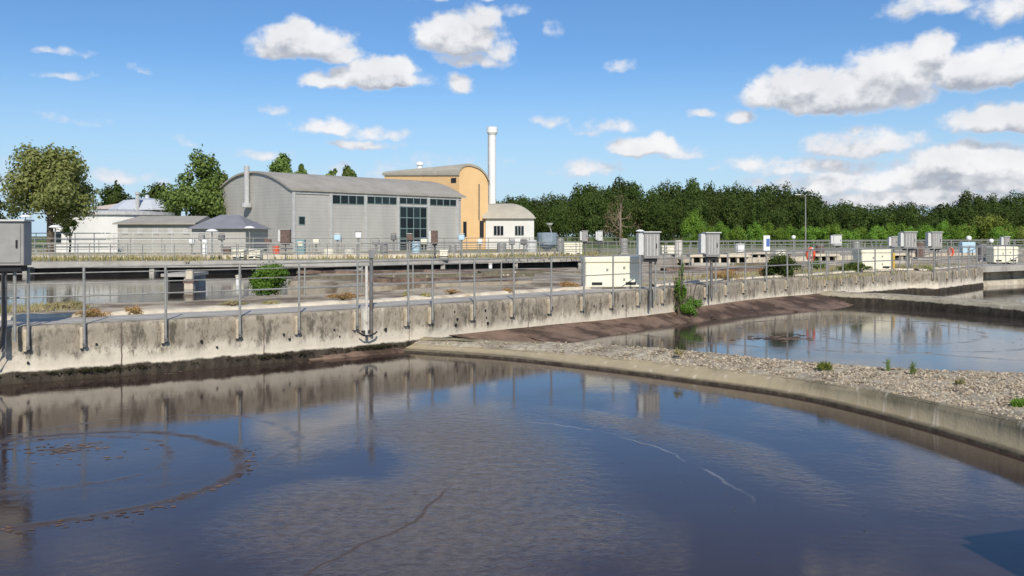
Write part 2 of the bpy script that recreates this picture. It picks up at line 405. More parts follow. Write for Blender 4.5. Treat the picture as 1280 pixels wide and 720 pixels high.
# ---------------------------------------------------------------- curves
WD = Vector((.691, .7225)).normalized(); WN = Vector((-WD.y, WD.x)); W0 = Vector((-8.76, 15.2))
WCTRL = [(-36, 1.5), (-26, 6.6), (-16, 11.6), (-12, 13.75), (-8.7, 15.55), (-5.28, 17.75), (-3.31, 19.3), (-1.5, 20.9), (1.28, 23.55), (2.9, 25.1), (4.85, 27.15), (6.4, 28.8)]
def smooth_path(pts, n):
    """Catmull-Rom through pts, n points evenly along it"""
    P = [np.array(p, float) for p in pts]; P = [2*P[0]-P[1]]+P+[2*P[-1]-P[-2]]
    out = []
    for i in range(1, len(P)-2):
        for k in range(24):
            t = k/24; a, b, c, d = P[i-1:i+3]
            out.append(.5*((2*b)+(-a+c)*t+(2*a-5*b+4*c-d)*t*t+(-a+3*b-3*c+d)*t**3))
    out.append(P[-2]); out = np.array(out)
    L_ = np.r_[0, np.cumsum(np.linalg.norm(np.diff(out[:, :2], axis=0), axis=1))]
    s = np.linspace(0, L_[-1], n)
    return np.stack([np.interp(s, L_, out[:, j]) for j in range(out.shape[1])], 1)
WC = smooth_path(WCTRL, 1200); WS = np.r_[0, np.cumsum(np.linalg.norm(np.diff(WC, axis=0), axis=1))]
WS -= WS[np.argmin(np.abs(WC[:, 0]/WC[:, 1]+640/F))]       # t = 0 where the wall enters the frame
def WP(t, off=0.0):
    x, y = np.interp(t, WS, WC[:, 0]), np.interp(t, WS, WC[:, 1]); x2, y2 = np.interp(t+.1, WS, WC[:, 0]), np.interp(t+.1, WS, WC[:, 1])
    d = Vector((x2-x, y2-y))
    if d.length < 1e-4: d = Vector((.69, .72))
    d.normalize(); return (float(x-d.y*off), float(y+d.x*off))
def TW(px): return float(WS[np.argmin(np.abs(WC[:, 0]-(px-640)/F*WC[:, 1])+(WC[:, 1] < 5)*99)])
TE = TW(848)
def WPATH(t0, t1, off, step=.18): return [WP(t, off) for t in np.arange(t0, t1+step*.5, step)]
def lerp_path(pts, step):
    pts = [np.array(p, float) for p in pts]; out = []
    for a, b in zip(pts[:-1], pts[1:]):
        n = max(1, int(np.linalg.norm(b-a)/step)); out += [a+(b-a)*k/n for k in range(n)]
    return out+[pts[-1]]
def sweep(mb, path, prof, jit=0.0, m=0, freq=2.0):
    """profile (offset to the left of the path, z) carried along the path"""
    path = [np.array(p[:2], float) for p in path]; n = len(prof); vs = []
    for i, p in enumerate(path):
        d = path[min(i+1, len(path)-1)]-path[max(i-1, 0)]; d /= np.linalg.norm(d); nn = np.array((-d[1], d[0]))
        for o, z in prof:
            j = Vector((p[0]*freq, p[1]*freq, z*4+o*3)); w = noise.noise(j)*jit; w2 = noise.noise(j+Vector((9, 3, 7)))*jit
            q = p+nn*(o+w); vs.append((q[0], q[1], z+w2*(.7 if z > 0 else 0)))
    fs = []
    for i in range(len(path)-1):
        for k in range(n-1): fs.append((i*n+k, (i+1)*n+k, (i+1)*n+k+1, i*n+k+1))
    return mb.add(vs, fs, m)

# ---------------------------------------------------------------- setting: water, ground, tank structures
# the first tank's sheet ends under the walls; the other tanks' sheet lies 4 mm lower
w1p = [WP(t, .15) for t in np.arange(-24, TW(505), 1.0)]+[WP(TW(509), .15), (-1.6, 20.2), (0.3, 19.3), (2.7, 17.3), (4.55, 15.3), (5.4, 13.6), (6.3, 10.6), (6.9, 6), (6.4, 3), (5.4, .9), (3.0, -8), (-22, -8)]
w1m = MB(); w1m.add([(x, y, .004) for x, y in w1p], [tuple(t) for t in tessellate_polygon([[Vector((x, y, 0)) for x, y in w1p]])])
water1 = w1m.build('water', M['water1'], fixn=False); tag(water1, kind='structure')
if water1.data.polygons[0].normal.z < 0: water1.data.flip_normals()
w3p = [WP(-24, 3)]+[WP(t, 3) for t in np.arange(-20, 18, 3.0)]+[WP(TE, 3), (9, 35), (20, 46), (40, 62), (66, 104), (40, 103), (15, 81), (3, 71), (-10, 61), (-30, 56), (-60, 50), (-60, 10)]
w3m = MB(); w3m.add([(x, y, .22) for x, y in w3p], [tuple(t) for t in tessellate_polygon([[Vector((x, y, 0)) for x, y in w3p]])])
water2 = MB().add([(-75, -20, 0), (75, -20, 0), (75, 115, 0), (-75, 115, 0)], [(0, 1, 2, 3)]).build('water', M['water2'], fixn=False); tag(water2, kind='structure')
water3 = w3m.build('water', M['water2'], fixn=False); tag(water3, kind='structure')
if water3.data.polygons[0].normal.z < 0: water3.data.flip_normals()

DECK = [(-72, 44), (-45, 49), (-29.6, 53.7), (-27, 55.0), G(450, 325.5, 1), G(700, 321, 1), (15.3, 79), (30, 92), (58, 108), (74, 114)]
GZ = .93
# ground sheet to the horizon, open over the basins
inner = [(x, y+1.2) for x, y in DECK]+[(74, -18), (-72, -18)]
outer = [(-2500, -2500), (2500, -2500), (2500, 4000), (-2500, 4000)]
tri = tessellate_polygon([[Vector((x, y, 0)) for x, y in outer], [Vector((x, y, 0)) for x, y in inner]])
allp = outer+inner
gm = MB().add([(x, y, GZ) for x, y in allp], [tuple(t) for t in tri]).build('ground', M['ground']); tag(gm, kind='structure')
if gm.data.polygons[0].normal.z < 0: gm.data.flip_normals()

# near tank wall with walkway
nw = root('tank_wall', (0, 0, 0), 'long stained concrete tank wall with lime-washed lower face, left side of the near basin', 'wall')
f = MB(); sweep(f, WPATH(-26, TE, 0), [(.04, -.4), (0, -.02), (-.02, .14), (.015, .17), (.02, .3), (.015, .5), (.01, .7), (0, .9), (.0, .985), (.03, 1.003), (.30, 1.0)], .018)
f.build('wall_face', M['wall'], nw, smooth=True)
f = MB(); sweep(f, WPATH(-26, TE, 0, .4), [(.28, 1.004), (1.62, 1.004)]); f.build('walkway_slab', M['walk'], nw)
f = MB(); sweep(f, WPATH(-26, TE, 0, .15), [(1.55, .98), (1.58, 1.045), (1.75, 1.075), (1.95, 1.06), (2.1, .9)], .07); f.build('kerb', M['kerb'], nw, smooth=True)
def on_wall(px, dz, off=-.012):          # point on the near wall face
    x, y = WP(TW(px), off); return x, y, dz
for px, z in [(30, .62), (36, .36), (122, .62), (252, .55), (270, .42), (355, .58), (362, .47), (418, .60), (424, .45), (482, .52), (568, .80), (571, .62), (570, .48), (606, .78), (608, .60), (610, .46), (690, .7), (742, .66), (778, .6), (822, .55)]:
    x, y, z = on_wall(px, z); d = Vector(WP(TW(px)+.1)) - Vector(WP(TW(px))); d.normalize(); rr_ = random.uniform(.014, .032)
    f = MB(); n_ = 9; c0 = [(x+d.x*rr_*math.cos(a)*random.uniform(.7, 1.2), y+d.y*rr_*math.cos(a), z+rr_*1.3*math.sin(a)*random.uniform(.7, 1.3)) for a in np.linspace(0, 5.6, n_)]
    f.add(c0+[(p_[0]-d.y*.05, p_[1]+d.x*.05, p_[2]) for p_ in c0], [tuple(range(n_))]+[(k_, (k_+1) % n_, (k_+1) % n_+n_, k_+n_) for k_ in range(n_)]); f.build('weep_hole', M['black'], nw)
for px in (153, 330, 512, 660, 783):
    x, y, _ = on_wall(px, 0, -.004); d = (Vector(WP(TW(px)+.1)) - Vector(WP(TW(px)))).normalized()
    f = MB(); pts_ = []
    for z in np.linspace(.2, .98, 9): pts_.append((x+random.uniform(-.006, .006), z))
    f.add([(a+d.x*w_, y+d.y*w_-.006, z) for a, z in pts_ for w_ in (-.008, .008)], [(2*k_, 2*k_+1, 2*k_+3, 2*k_+2) for k_ in range(8)]); f.build('pour_joint', M['rust'], nw)
# second wall, behind the second tank
W2 = [WP(TE+.05, -.02), (5.8, 28.1), (6.9, 29.4), (8.1, 31.0), (9.9, 32.8), (11.4, 34.1), (14.6, 37.4), (18.3, 40.6), (19.3, 40.2), (24.2, 45.5)]
sw = root('tank_wall', (0, 0, 0), 'paler concrete tank wall bending away behind the second basin, right of the weeds', 'wall')
p2 = [tuple(p) for p in lerp_path(W2, .2)]
f = MB(); sweep(f, p2, [(.04, -.4), (0, -.02), (-.02, .16), (.015, .19), (.01, .5), (0, .9), (0, .985), (.03, 1.0), (.9, 1.0)], .05)
f.build('wall_face', M['wall'], sw, smooth=True)
f = MB(); sweep(f, p2, [(.88, .98), (.9, 1.07), (1.1, 1.08), (1.12, .9)], .05); f.build('kerb', M['kerb'], sw, smooth=True)
# third stretch past the recess
tw = root('concrete_walkway', (0, 0, 0), 'concrete slab walkway over a dark recess at the right edge of the photo', 'walkway')
f = MB(); p3 = [(23.9, 45.9), (30, 50), (40, 58)]
sweep(f, p3, [(0, .7), (0, 1.0), (2.0, 1.0), (2.0, .7), (0, .7)]); f.build('slab', M['deck'], tw)
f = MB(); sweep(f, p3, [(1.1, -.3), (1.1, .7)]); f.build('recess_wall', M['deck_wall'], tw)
f = MB(); sweep(f, p3, [(-.35, -.3), (-.35, .22), (.3, .22), (.3, -.3)]); f.build('ledge', M['kerb'], tw)

# yards (dirt between the basins)
def slab_poly(pts, z, material, name='yard_ground', zb=-.4):
    f = MB(); f.prism(pts, zb, z); o = f.build(name, material); tag(o, kind='structure'); return o
YD = [WP(t, 1.6) for t in np.arange(-24, TE+.1, 1.0)]+[WP(TE, 1.6)]
slab_poly(YD+[WP(TE, 6.2)]+[WP(t, 6.2+.35*math.sin(t)) for t in np.arange(TE-1, -24, -1.0)], GZ, M['yard'])
slab_poly([WP(TE, .6), (5.9, 29.0), (6.4, 30.0), (7.6, 31.8), (9.5, 33.6), (10.9, 34.8), (14.1, 38.2), (18.0, 41.6), (19.2, 41.3), (23.7, 46.3), (31, 52), (44, 60.5), (70, 108), (52, 100), (27, 85), (13, 71), (1, 39), WP(TE, 6.1)], GZ+.004, M['yard'])
# raised bed between the far basins
slab_poly([G(360, 351, .8), G(372, 345, .8), G(455, 338, .8), G(720, 334.5, .8), G(735, 350, .8), G(600, 353, .8), G(460, 356, .8)], .8, M['yard'])
for yy, nm in ((341, 0), (347, 1)):
    pa = [G(x, yy+(1.6 if nm else 1.0)*math.sin((x-340)/60.), .8) for x in range(372, 716, 14)]
    f = MB(); sweep(f, pa, [(-.12, .78), (-.1, .92), (.35, .94), (.4, .78)], .06); o = f.build('dry_bank', M['kerbstone'] if nm else M['mud'])
    tag(o, ('brown crusted' if not nm else 'pale tan')+' low bank crossing the dry bed between the far basins', 'bank')

for x0_, x1_, yb_, amp, mt_, lab in [(455, 650, 352.5, 1.2, 'mud', 'dark sludge line at the near side of the dry bed'), (600, 735, 344, .8, 'kerbstone', 'short pale bank left of the big cream chest'), (850, 1000, 333, 1.0, 'kerbstone', 'pale low bank behind the second post cabinet'), (830, 960, 340, .8, 'mud', 'dark low bank before the orange dry plants')]:
    zb0 = .8 if x1_ < 740 else .9
    pa = [G(x, yb_+amp*math.sin(x/37.), zb0) for x in range(x0_, x1_, 12)]
    f = MB(); sweep(f, pa, [(-.2, zb0-.02), (-.12, zb0+.16), (.3, zb0+.18), (.4, zb0-.02)], .07); tag(f.build('dry_bank', M[mt_]), lab, 'bank')
# far walkway deck with the dark gap under it
dk = root('concrete_walkway', (0, 0, 0), 'long grey concrete walkway with railings across the far side of the basins', 'walkway')
pd = [tuple(p) for p in lerp_path(DECK, 2.0)]
f = MB(); sweep(f, pd, [(0, .62), (-.01, 1.0), (2.4, 1.0), (2.4, .62), (0, .62)], .01); f.build('slab', M['deck'], dk)
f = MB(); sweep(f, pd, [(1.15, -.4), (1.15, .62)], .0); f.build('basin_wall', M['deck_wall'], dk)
pier = None
for i in range(6, len(pd)-4, 3):
    x, y = pd[i]; f = MB(); f.box(x-.15, x+.15, y+.15, y+1.0, -.4, .62)
    f.build('pier', M['deck'], dk)

# divider between first and second basins
near_c = [(-2.55,20.25,.13),(0,19.0,.15),(2.46,17.0,.19),(4.3,15.0,.24),(5.15,13.45,.29),(5.75,11.8,.34),(6.1,10.4,.37),(6.5,8.5,.39),(6.6,6,.4),(6.15,3.6,.4),(5.2,1.2,.4),(3.3,-.8,.4)]
far_c = [(-2.15,20.55,.24),(0,19.65,.27),(1.3,19.0,.31),(3.3,17.4,.36),(4.8,15.95,.38),(6.4,14.9,.38),(8.3,14.4,.38),(11,14.1,.4),(15,14.6,.4),(19,16,.4),(25,18,.4),(30,17,.4)]
NS = 220
nc = smooth_path(near_c, NS)
# pair far curve so that the land fans out on the right
fc_ = smooth_path(far_c, 400)
Ln = np.r_[0, np.cumsum(np.linalg.norm(np.diff(nc[:, :2], axis=0), axis=1))]
Lf = np.r_[0, np.cumsum(np.linalg.norm(np.diff(fc_[:, :2], axis=0), axis=1))]
key_n = [0, 8.9, 13.0, Ln[-1]]; key_f = [0, 8.6, 14.0, Lf[-1]]
fc = np.stack([np.interp(np.interp(Ln, key_n, key_f), Lf, fc_[:, j]) for j in range(3)], 1)
def top_pt(i, u):
    a, b = nc[i], fc[i]; z = a[2]*(1-u)+b[2]*u
    bump = .02*min(1, u*4)*math.sin(math.pi*u)
    return a[0]*(1-u)+b[0]*u, a[1]*(1-u)+b[1]*u, z+bump
dv = root('basin_divider', (0, 0, 0), 'low curved concrete divider sweeping right between the first and second basins', 'divider')
us = [0, .04, .09, .18, .3, .45, .6, .75, .88, .96, 1.0]
vs = []; n = len(us)
for i in range(NS):
    for u in us:
        x, y, z = top_pt(i, u); k = noise.noise(Vector((x*3, y*3, 0)))
        vs.append((x, y, z+k*(.0 if u in (0,) else .035)))
f = MB(); f.add(vs, [(i*n+k, (i+1)*n+k, (i+1)*n+k+1, i*n+k+1) for i in range(NS-1) for k in range(n-1)])
M['gravel_bed'] = mat('gravel_bed', (.42, .37, .28), .95, 0, .35, 9, .8, 30, grime=(.20, .17, .12), gs=1.5, glo=.42, ghi=.7)
f.build('gravel_bed', M['gravel_bed'], dv, smooth=True)
f = MB()
prof_n = []
vs = []; 
for i in range(NS):
    d = nc[min(i+1, NS-1)][:2]-nc[max(i-1, 0)][:2]; d /= np.linalg.norm(d); o = np.array((d[1], -d[0]))  # towards the first basin
    x, y, z = nc[i]; j = noise.noise(Vector((x*4, y*4, 1)))*.03; j2 = noise.noise(Vector((x*2.2, y*2.2, 5)))*.02
    fade = max(0.0, min(1.0, 1-(i/NS-.28)/.1))            # battered lip on the left, upright wall on the right
    ring_ = [(-.10, z+.012+j*.5), (-.02, z+.015+j2), (.012, z-.02), (.03+.20*fade, z-.07-.03*fade+j2), (.05+.22*fade, .06), (.15+.2*fade, .045), (.17+.2*fade, -.3)]
    for q, zz in ring_: vs.append((x+o[0]*(q+j*.4), y+o[1]*(q+j*.4), zz))
f.add(vs, [(i*7+k, (i+1)*7+k, (i+1)*7+k+1, i*7+k+1) for i in range(NS-1) for k in range(6)])
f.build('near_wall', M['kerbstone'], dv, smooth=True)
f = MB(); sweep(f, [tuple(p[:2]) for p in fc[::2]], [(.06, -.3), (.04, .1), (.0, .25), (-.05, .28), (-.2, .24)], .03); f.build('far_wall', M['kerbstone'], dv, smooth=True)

# gravel as one loose mass
def stones(name, label, count, sampler, smin, smax, matl):
    base_v = np.array([(1,0,0),(-1,0,0),(0,1,0),(0,-1,0),(0,0,1),(0,0,-1)], float)
    base_f = np.array([(0,2,4),(2,1,4),(1,3,4),(3,0,4),(2,0,5),(1,2,5),(3,1,5),(0,3,5)])
    V = []; Fc = []
    for k in range(count):
        x, y, z = sampler()
        s = random.uniform(smin, smax)*random.uniform(.7, 1.2)
        v = base_v*(RNG.uniform(.6, 1.25, (6, 1)))*np.array((s, s*random.uniform(.6, 1), s*random.uniform(.4, .8)))
        a = random.uniform(0, 6.28); c, s_ = math.cos(a), math.sin(a); t_ = random.uniform(-.6, .6); c2, s2 = math.cos(t_), math.sin(t_)
        v = v @ np.array(((1, 0, 0), (0, c2, -s2), (0, s2, c2))) @ np.array(((c, -s_, 0), (s_, c, 0), (0, 0, 1)))
        V.append(v+(x, y, z)); Fc.append(base_f+6*k)
    V = np.concatenate(V); Fc = np.concatenate(Fc)
    mb = MB(); mb.v = V.tolist(); mb.f = Fc.tolist(); mb.mi = [0]*len(mb.f)
    o = mb.build(name, matl, fixn=False); tag(o, label, 'gravel', kind='stuff'); return o
def stone_mat():
    m = bpy.data.materials.new('mixed_stones'); m.use_nodes = True; t = NT(m.node_tree)
    b = m.node_tree.nodes['Principled BSDF']; g = t.node('ShaderNodeNewGeometry'); r = g.outputs['Random Per Island']
    c = t.mix(t.ramp(r, 0, .5, smooth=False), C4((.15, .12, .09)), C4((.36, .29, .20)))
    c = t.mix(t.ramp(r, .5, 1, smooth=False), c, C4((.52, .45, .34)))
    t.put(b.inputs['Base Color'], c); b.inputs['Roughness'].default_value = .9
    return m
M['stones'] = stone_mat()
i_vis = int(NS*.62)
cum = np.cumsum([(np.linalg.norm(nc[i][:2]-fc[i][:2])**.9+.15)*(.12+.88*min(1, max(0, i/NS-.14)/.16)) for i in range(i_vis)]); cum /= cum[-1]
def samp():
    i = int(np.searchsorted(cum, random.random())); i = min(i, i_vis-2); u = random.random()*.96+.03
    a = random.random(); p, q = top_pt(i, u), top_pt(i+1, u)
    return p[0]+(q[0]-p[0])*a, p[1]+(q[1]-p[1])*a, p[2]+(q[2]-p[2])*a+.004
stones('gravel', 'loose pale gravel and broken stones covering the basin divider', 17000, samp, .012, .042, M['stones'])

# divider between second and third basins
d2n = smooth_path([(11.6, 35.2), (12.6, 33.9), (14.0, 32.4), (15.2, 29.8), (16.2, 26.8), (18, 23), (21, 19.5), (26, 17)], 80)
dv2 = root('basin_divider', (0, 0, 0), 'low curved concrete divider with dirt on top beyond the second basin, at right', 'divider')
f = MB(); sweep(f, [tuple(p[:2]) for p in d2n], [(-.10, -.3), (-.08, .05), (0, .36), (.04, .40), (.4, .42), (1.1, .40), (1.6, .38), (1.7, -.3)], .06)
f.build('divider_body', wall_mat('dark_stained_concrete_lip', .27, (.46, .41, .30), (.26, .22, .16)), dv2, smooth=True)

# sludge banks
def sludge(wallpts, outpts, z, label_):
    A = np.array(lerp_path(wallpts, .3)); B = np.array(lerp_path(outpts, .3)); n = 60
    ia = np.linspace(0, len(A)-1, n); ib = np.linspace(0, len(B)-1, n); vs = []
    for k in range(n):
        a = np.array([np.interp(ia[k], range(len(A)), A[:, j]) for j in range(2)]); b = np.array([np.interp(ib[k], range(len(B)), B[:, j]) for j in range(2)])
        for u in (0, .33, .66, .9, 1.0):
            p = a*(1-u)+b*u; w_ = noise.noise(Vector((p[0]*2, p[1]*2, 0)))*.45*(u > .5); zz = z*(1-u)**1.2+.012-.03*(u == 1)+abs(noise.noise(Vector((p[0]*2.5, p[1]*2.5, 4))))*.07*(1-u)*(u > 0)
            vs.append((p[0]+w_, p[1]+w_, zz))
    f = MB(); f.add(vs, [(i*5+k, (i+1)*5+k, (i+1)*5+k+1, i*5+k+1) for i in range(n-1) for k in range(4)])
    o = f.build('sludge_bank', M['mud'], smooth=True); tag(o, label_, 'sludge', kind='stuff')
sludge([WP(TW(370), .03), WP(TW(508), .03)], [WP(TW(372), -.05), G(450, 446), G(504, 441)], .10, 'brown sludge gathered at the corner of the near basin')
sludge([WP(TW(560), .05), WP(TW(700), .05), WP(TE, .05)], [G(640, 430), G(720, 428), G(770, 418), G(845, 406)], .26, 'flat brown sludge along the foot of the wall in the second basin')
sludge(W2[0:6]+[(13.6,36.3)], [G(842, 406), G(900, 399), G(960, 392.5), G(1015, 390), G(1060, 384), G(1085, 376)], .34, 'sloping brown sludge bank below the bending wall')

# floating scum: ragged thin rafts
def rafts(spots, label_):
    mb = MB()
    for x, y, s in spots:
        n_ = random.randint(7, 11); c = [(x+s*random.uniform(.5, 1.2)*math.cos(a)*1.6, y+s*random.uniform(.4, 1.1)*math.sin(a)) for a in np.linspace(0, 6.28*(1-1/n_), n_)]
        mb.add([(a, b, .007) for a, b in c]+[(x+(a-x)*.5, y+(b-y)*.5, .007+s*.12) for a, b in c], [(k, (k+1) % n_, (k+1) % n_+n_, k+n_) for k in range(n_)]+[tuple(range(n_, 2*n_))])
    tag(mb.build('floating_scum', M['mud'], fixn=False), label_, 'scum', kind='stuff')
sp = []
for k in range(150):
    a = random.uniform(-2.6, .6); rr_ = 1.95+random.gauss(0, .07); sp.append((-5.0+rr_*math.cos(a)+.1, 9.75+rr_*math.sin(a), random.uniform(.006, .028)))
for k in range(70):
    a = random.uniform(0, 6.28); rr_ = abs(random.gauss(0, .5)); sp.append((-5.5+rr_*1.2*math.cos(a), 10.7+rr_*math.sin(a), random.uniform(.008, .035)))
for k in range(160): sp.append((random.uniform(-6, 4), random.uniform(6.8, 17), random.uniform(.003, .010)))
for k in range(60): t_ = random.uniform(TW(0), TW(500)); q_ = WP(t_, -abs(random.gauss(.12, .12))-.05); sp.append((q_[0], q_[1], random.uniform(.01, .035)))
rafts(sp, 'brown scum flecks floating on the near basin')
cx_, cy_ = G(975, 423)
rafts([(cx_+random.gauss(0, .5), cy_+random.gauss(0, .35), random.uniform(.03, .09)) for k in range(60)]+[(random.uniform(2, 16), random.uniform(19, 29), random.uniform(.01, .03)) for k in range(90)], 'brown weed raft and scum flecks floating on the second basin')
# moss clumps at the foot of the wall
def tuft_mesh(name, n, rx, ry, h, lw, lh, up=.5, seed=0):
    rg = random.Random(seed); mb = MB()
    for k in range(n):
        a = rg.uniform(0, 6.28); r = math.sqrt(rg.random()); x, y = rx*r*math.cos(a), ry*r*math.sin(a)
        z = rg.random()*h*(1-.6*r*r)
        d = Vector((rg.uniform(-1, 1), rg.uniform(-1, 1), rg.uniform(-.2, 1)*up+.2)).normalized()
        s = d.cross(Vector((rg.uniform(-1, 1), rg.uniform(-1, 1), rg.uniform(-1, 1)))).normalized()*lw*rg.uniform(.6, 1.2)
        c = Vector((x, y, z)); l = d*lh*rg.uniform(.6, 1.3)
        mb.add([c-s, c+s*.9, c+l+s*.4, c+l-s*.3], [(0, 1, 2, 3)])
    return mb
mo = MB()
for k in range(260):
    t_ = random.choice([random.uniform(-6, 20.4), random.gauss(2.4, .6), random.gauss(6, .5), random.gauss(8.3, .5), random.gauss(13, 1)])
    if t_ > TE: continue
    c = WP(t_-1, -.03); s = random.uniform(.02, .055)
    tm = tuft_mesh('m', 14, s*2.2, s, s*1.3, .012, .03, 1, k)
    mo.add([(c[0]+x*1, c[1]+y*1, .13+z) for x, y, z in tm.v], tm.f)
tag(mo.build('moss', L['moss'], fixn=False), 'dark moss clumps along the wet foot of the near wall', 'moss', kind='stuff')

# ---------------------------------------------------------------- railings
def railing(path, z, h_, step, label_, rails=(1.0, .5), rp=.024, rr=.02, n=8, side=0.0, down=0.0, bracket=False, grp=None, ts=None, matl=None):
    """path: list of xy; posts as parts, each rail a part"""
    matl = matl or M['galv']
    pts = [Vector(p[:2]) for p in path]; segL = [(b-a).length for a, b in zip(pts[:-1], pts[1:])]; Lt = sum(segL)
    r0 = root('railing', (pts[0].x, pts[0].y, z), label_, 'railing', grp)
    def at(s):
        for a, b, l in zip(pts[:-1], pts[1:], segL):
            if s <= l+1e-6: return a+(b-a)*(s/l), (b-a)/l
            s -= l
        return pts[-1], (pts[-1]-pts[-2]).normalized()
    proto = None; pb = None
    ts_ = ts if ts is not None else np.arange(0, Lt, step)
    for s in ts_:
        p, d = at(s); nn = Vector((-d.y, d.x)); q = p-nn*side
        loc = (q.x-pts[0].x, q.y-pts[0].y, 0); rz = math.atan2(d.y, d.x)
        if proto is None:
            mb = MB().tube([(0, 0, -down), (0, 0, h_)], rp, n); proto = mb.build('post', matl, r0, smooth=False); proto.location = loc; proto.rotation_euler = (0, 0, rz)
            if bracket:
                pb = MB().box(-.075, -.025, .02, .08, -down-.03, -.05).build('bracket', M['kerb'], proto)
                b2 = MB().box(-.03, .03, -.03, .08, -down+.02, -down+.06).build('clamp', M['galv_dark'], proto)
        else:
            o = share('post', proto, r0, loc, rz)
            o.rotation_euler = (R(random.uniform(-.6, .6)), R(random.uniform(-.6, .6)), rz)
            if bracket: share('bracket', pb, o); share('clamp', b2, o)
    for hz in rails:
        rp_ = []
        for i, p in enumerate(pts):
            d = (pts[min(i+1, len(pts)-1)]-pts[max(i-1, 0)]).normalized(); nn = Vector((-d.y, d.x)); q = p-nn*side
            rp_.append((q.x-pts[0].x, q.y-pts[0].y, h_*hz))
        MB().tube(rp_, rr, n).build('rail', matl, r0)
    return r0
T0 = -6.0
rp_path = WPATH(T0, TE-.3, 0, .5)
plen = sum((Vector(b)-Vector(a)).length for a, b in zip(rp_path[:-1], rp_path[1:]))
near_ts = [t-T0 for t in (-4.6, -3.1, -1.6)]+[TW(p)-T0 for p in (35, 106, 207, 298, 372, 445, 507, 537, 590, 640, 686, 727, 763, 797, 828)]
railing(rp_path, 1.0, 1.04, 1.5, 'near galvanised railing with posts clamped to the stained wall face', rp=.024, rr=.014, side=.085, down=.40, bracket=True, ts=near_ts)
railing(WPATH(-6, TE-1, 5.9, 1.0), GZ, .80, 1.9, 'lower railing at the back of the dirt strip behind the near walkway', rails=(.98, .66, .28), rp=.022, rr=.015, n=6)
railing([(p[0], p[1]) for p in W2], 1.0, 1.04, 1.5, 'railing along the bending wall behind the second basin', rp=.03, rr=.022, side=.08, down=.35, bracket=True)
dfront = [(x, y+.15) for x, y in DECK[1:]]
railing(dfront, 1.0, 1.1, 1.9, 'railing on the front edge of the far walkway', rp=.03, rr=.028, n=6)
railing([(x+.4, y+2.2) for x, y in DECK[1:]], 1.0, 1.15, 2.3, 'railing on the back edge of the far walkway', rp=.03, rr=.028, n=6, rails=(1.0, .66, .33))
railing([(-50, 62), (-10, 69), (10, 84)], GZ, 1.5, 2.2, 'taller railing in the yard before the grey hall', rp=.03, rr=.03, n=5, rails=(1, .6, .3))
railing([(-52, 73), (-24, 73)], GZ, 1.9, 1.6, 'pale railing in front of the round storage tank and shed', rp=.035, rr=.04, n=5, rails=(1, .72, .4), matl=M['box_light'])
railing([(8, 60), (27, 72), (62, 86)], GZ, 1.25, 1.1, 'close-set railing before the green hedge, centre right', rp=.028, rr=.028, n=5, rails=(1, .5))
railing([(12.5, 38), (23, 48), (34, 56), (44, 63)], GZ, 1.1, .75, 'close-set railing beside the orange lifebuoy', rp=.022, rr=.022, n=5, rails=(1, .5))
railing([(24.6, 46.4), (31, 50.7), (40, 57.8)], 1.0, 1.1, .8, 'railing on the slab walkway at the right edge', rp=.022, rr=.022, n=5, rails=(1, .5))
railing([(10, 50), (22, 58), (40, 76)], GZ, 1.15, 1.3, 'railing crossing the dirt yard behind the white chests', rp=.028, rr=.026, n=5, rails=(1, .5))

# far low kerbs and pipes giving the banded look beyond the walkway
for i, (pts, lab) in enumerate([
    ([(-60, 60), (-26, 62), (-8, 67), (4, 76)], 'long low concrete kerb just behind the far walkway'),
    ([(-55, 68), (-20, 69), (-3, 75)], 'second low concrete kerb in the yard before the hall'),
    ([(10, 52), (24, 62), (46, 80)], 'pale kerb crossing the yard behind the white chests')]):
    f = MB(); sweep(f, [tuple(p) for p in lerp_path(pts, 1)], [(0, .8), (0, 1.22), (.4, 1.24), (.4, .8)], .02)
    tag(f.build('concrete_kerb', M['kerb'] if i != 1 else M['deck']), lab, 'kerb')

# pipes pair attached to the near wall at the joint
pp = root('pipe_cluster', (*WP(TW(449), -.1), 0), 'pair of upright pipes and elbow clamped to the near wall left of the joint', 'pipes', rz=math.atan2(WD.y, WD.x))
MB().tube([(.12, -.03, .42), (.12, -.03, 1.95)], .032).build('pipe', M['bracket'], pp)
MB().tube([(.27, .0, .45), (.27, .0, 2.12)], .042).build('pipe', M['galv_dark'], pp)
MB().tube([(-.1, -.05, .52), (0, -.08, .45), (.15, -.09, .43), (.3, -.09, .47), (.38, -.06, .50)], .018).build('elbow', M['black'], pp)
MB().box(.04, .2, -.02, .06, .55, 1.05).build('bracket', M['bracket'], pp)
MB().box(.21, .33, -.06, .02, 2.12, 2.3).build('junction_box', M['box_grey'], pp)

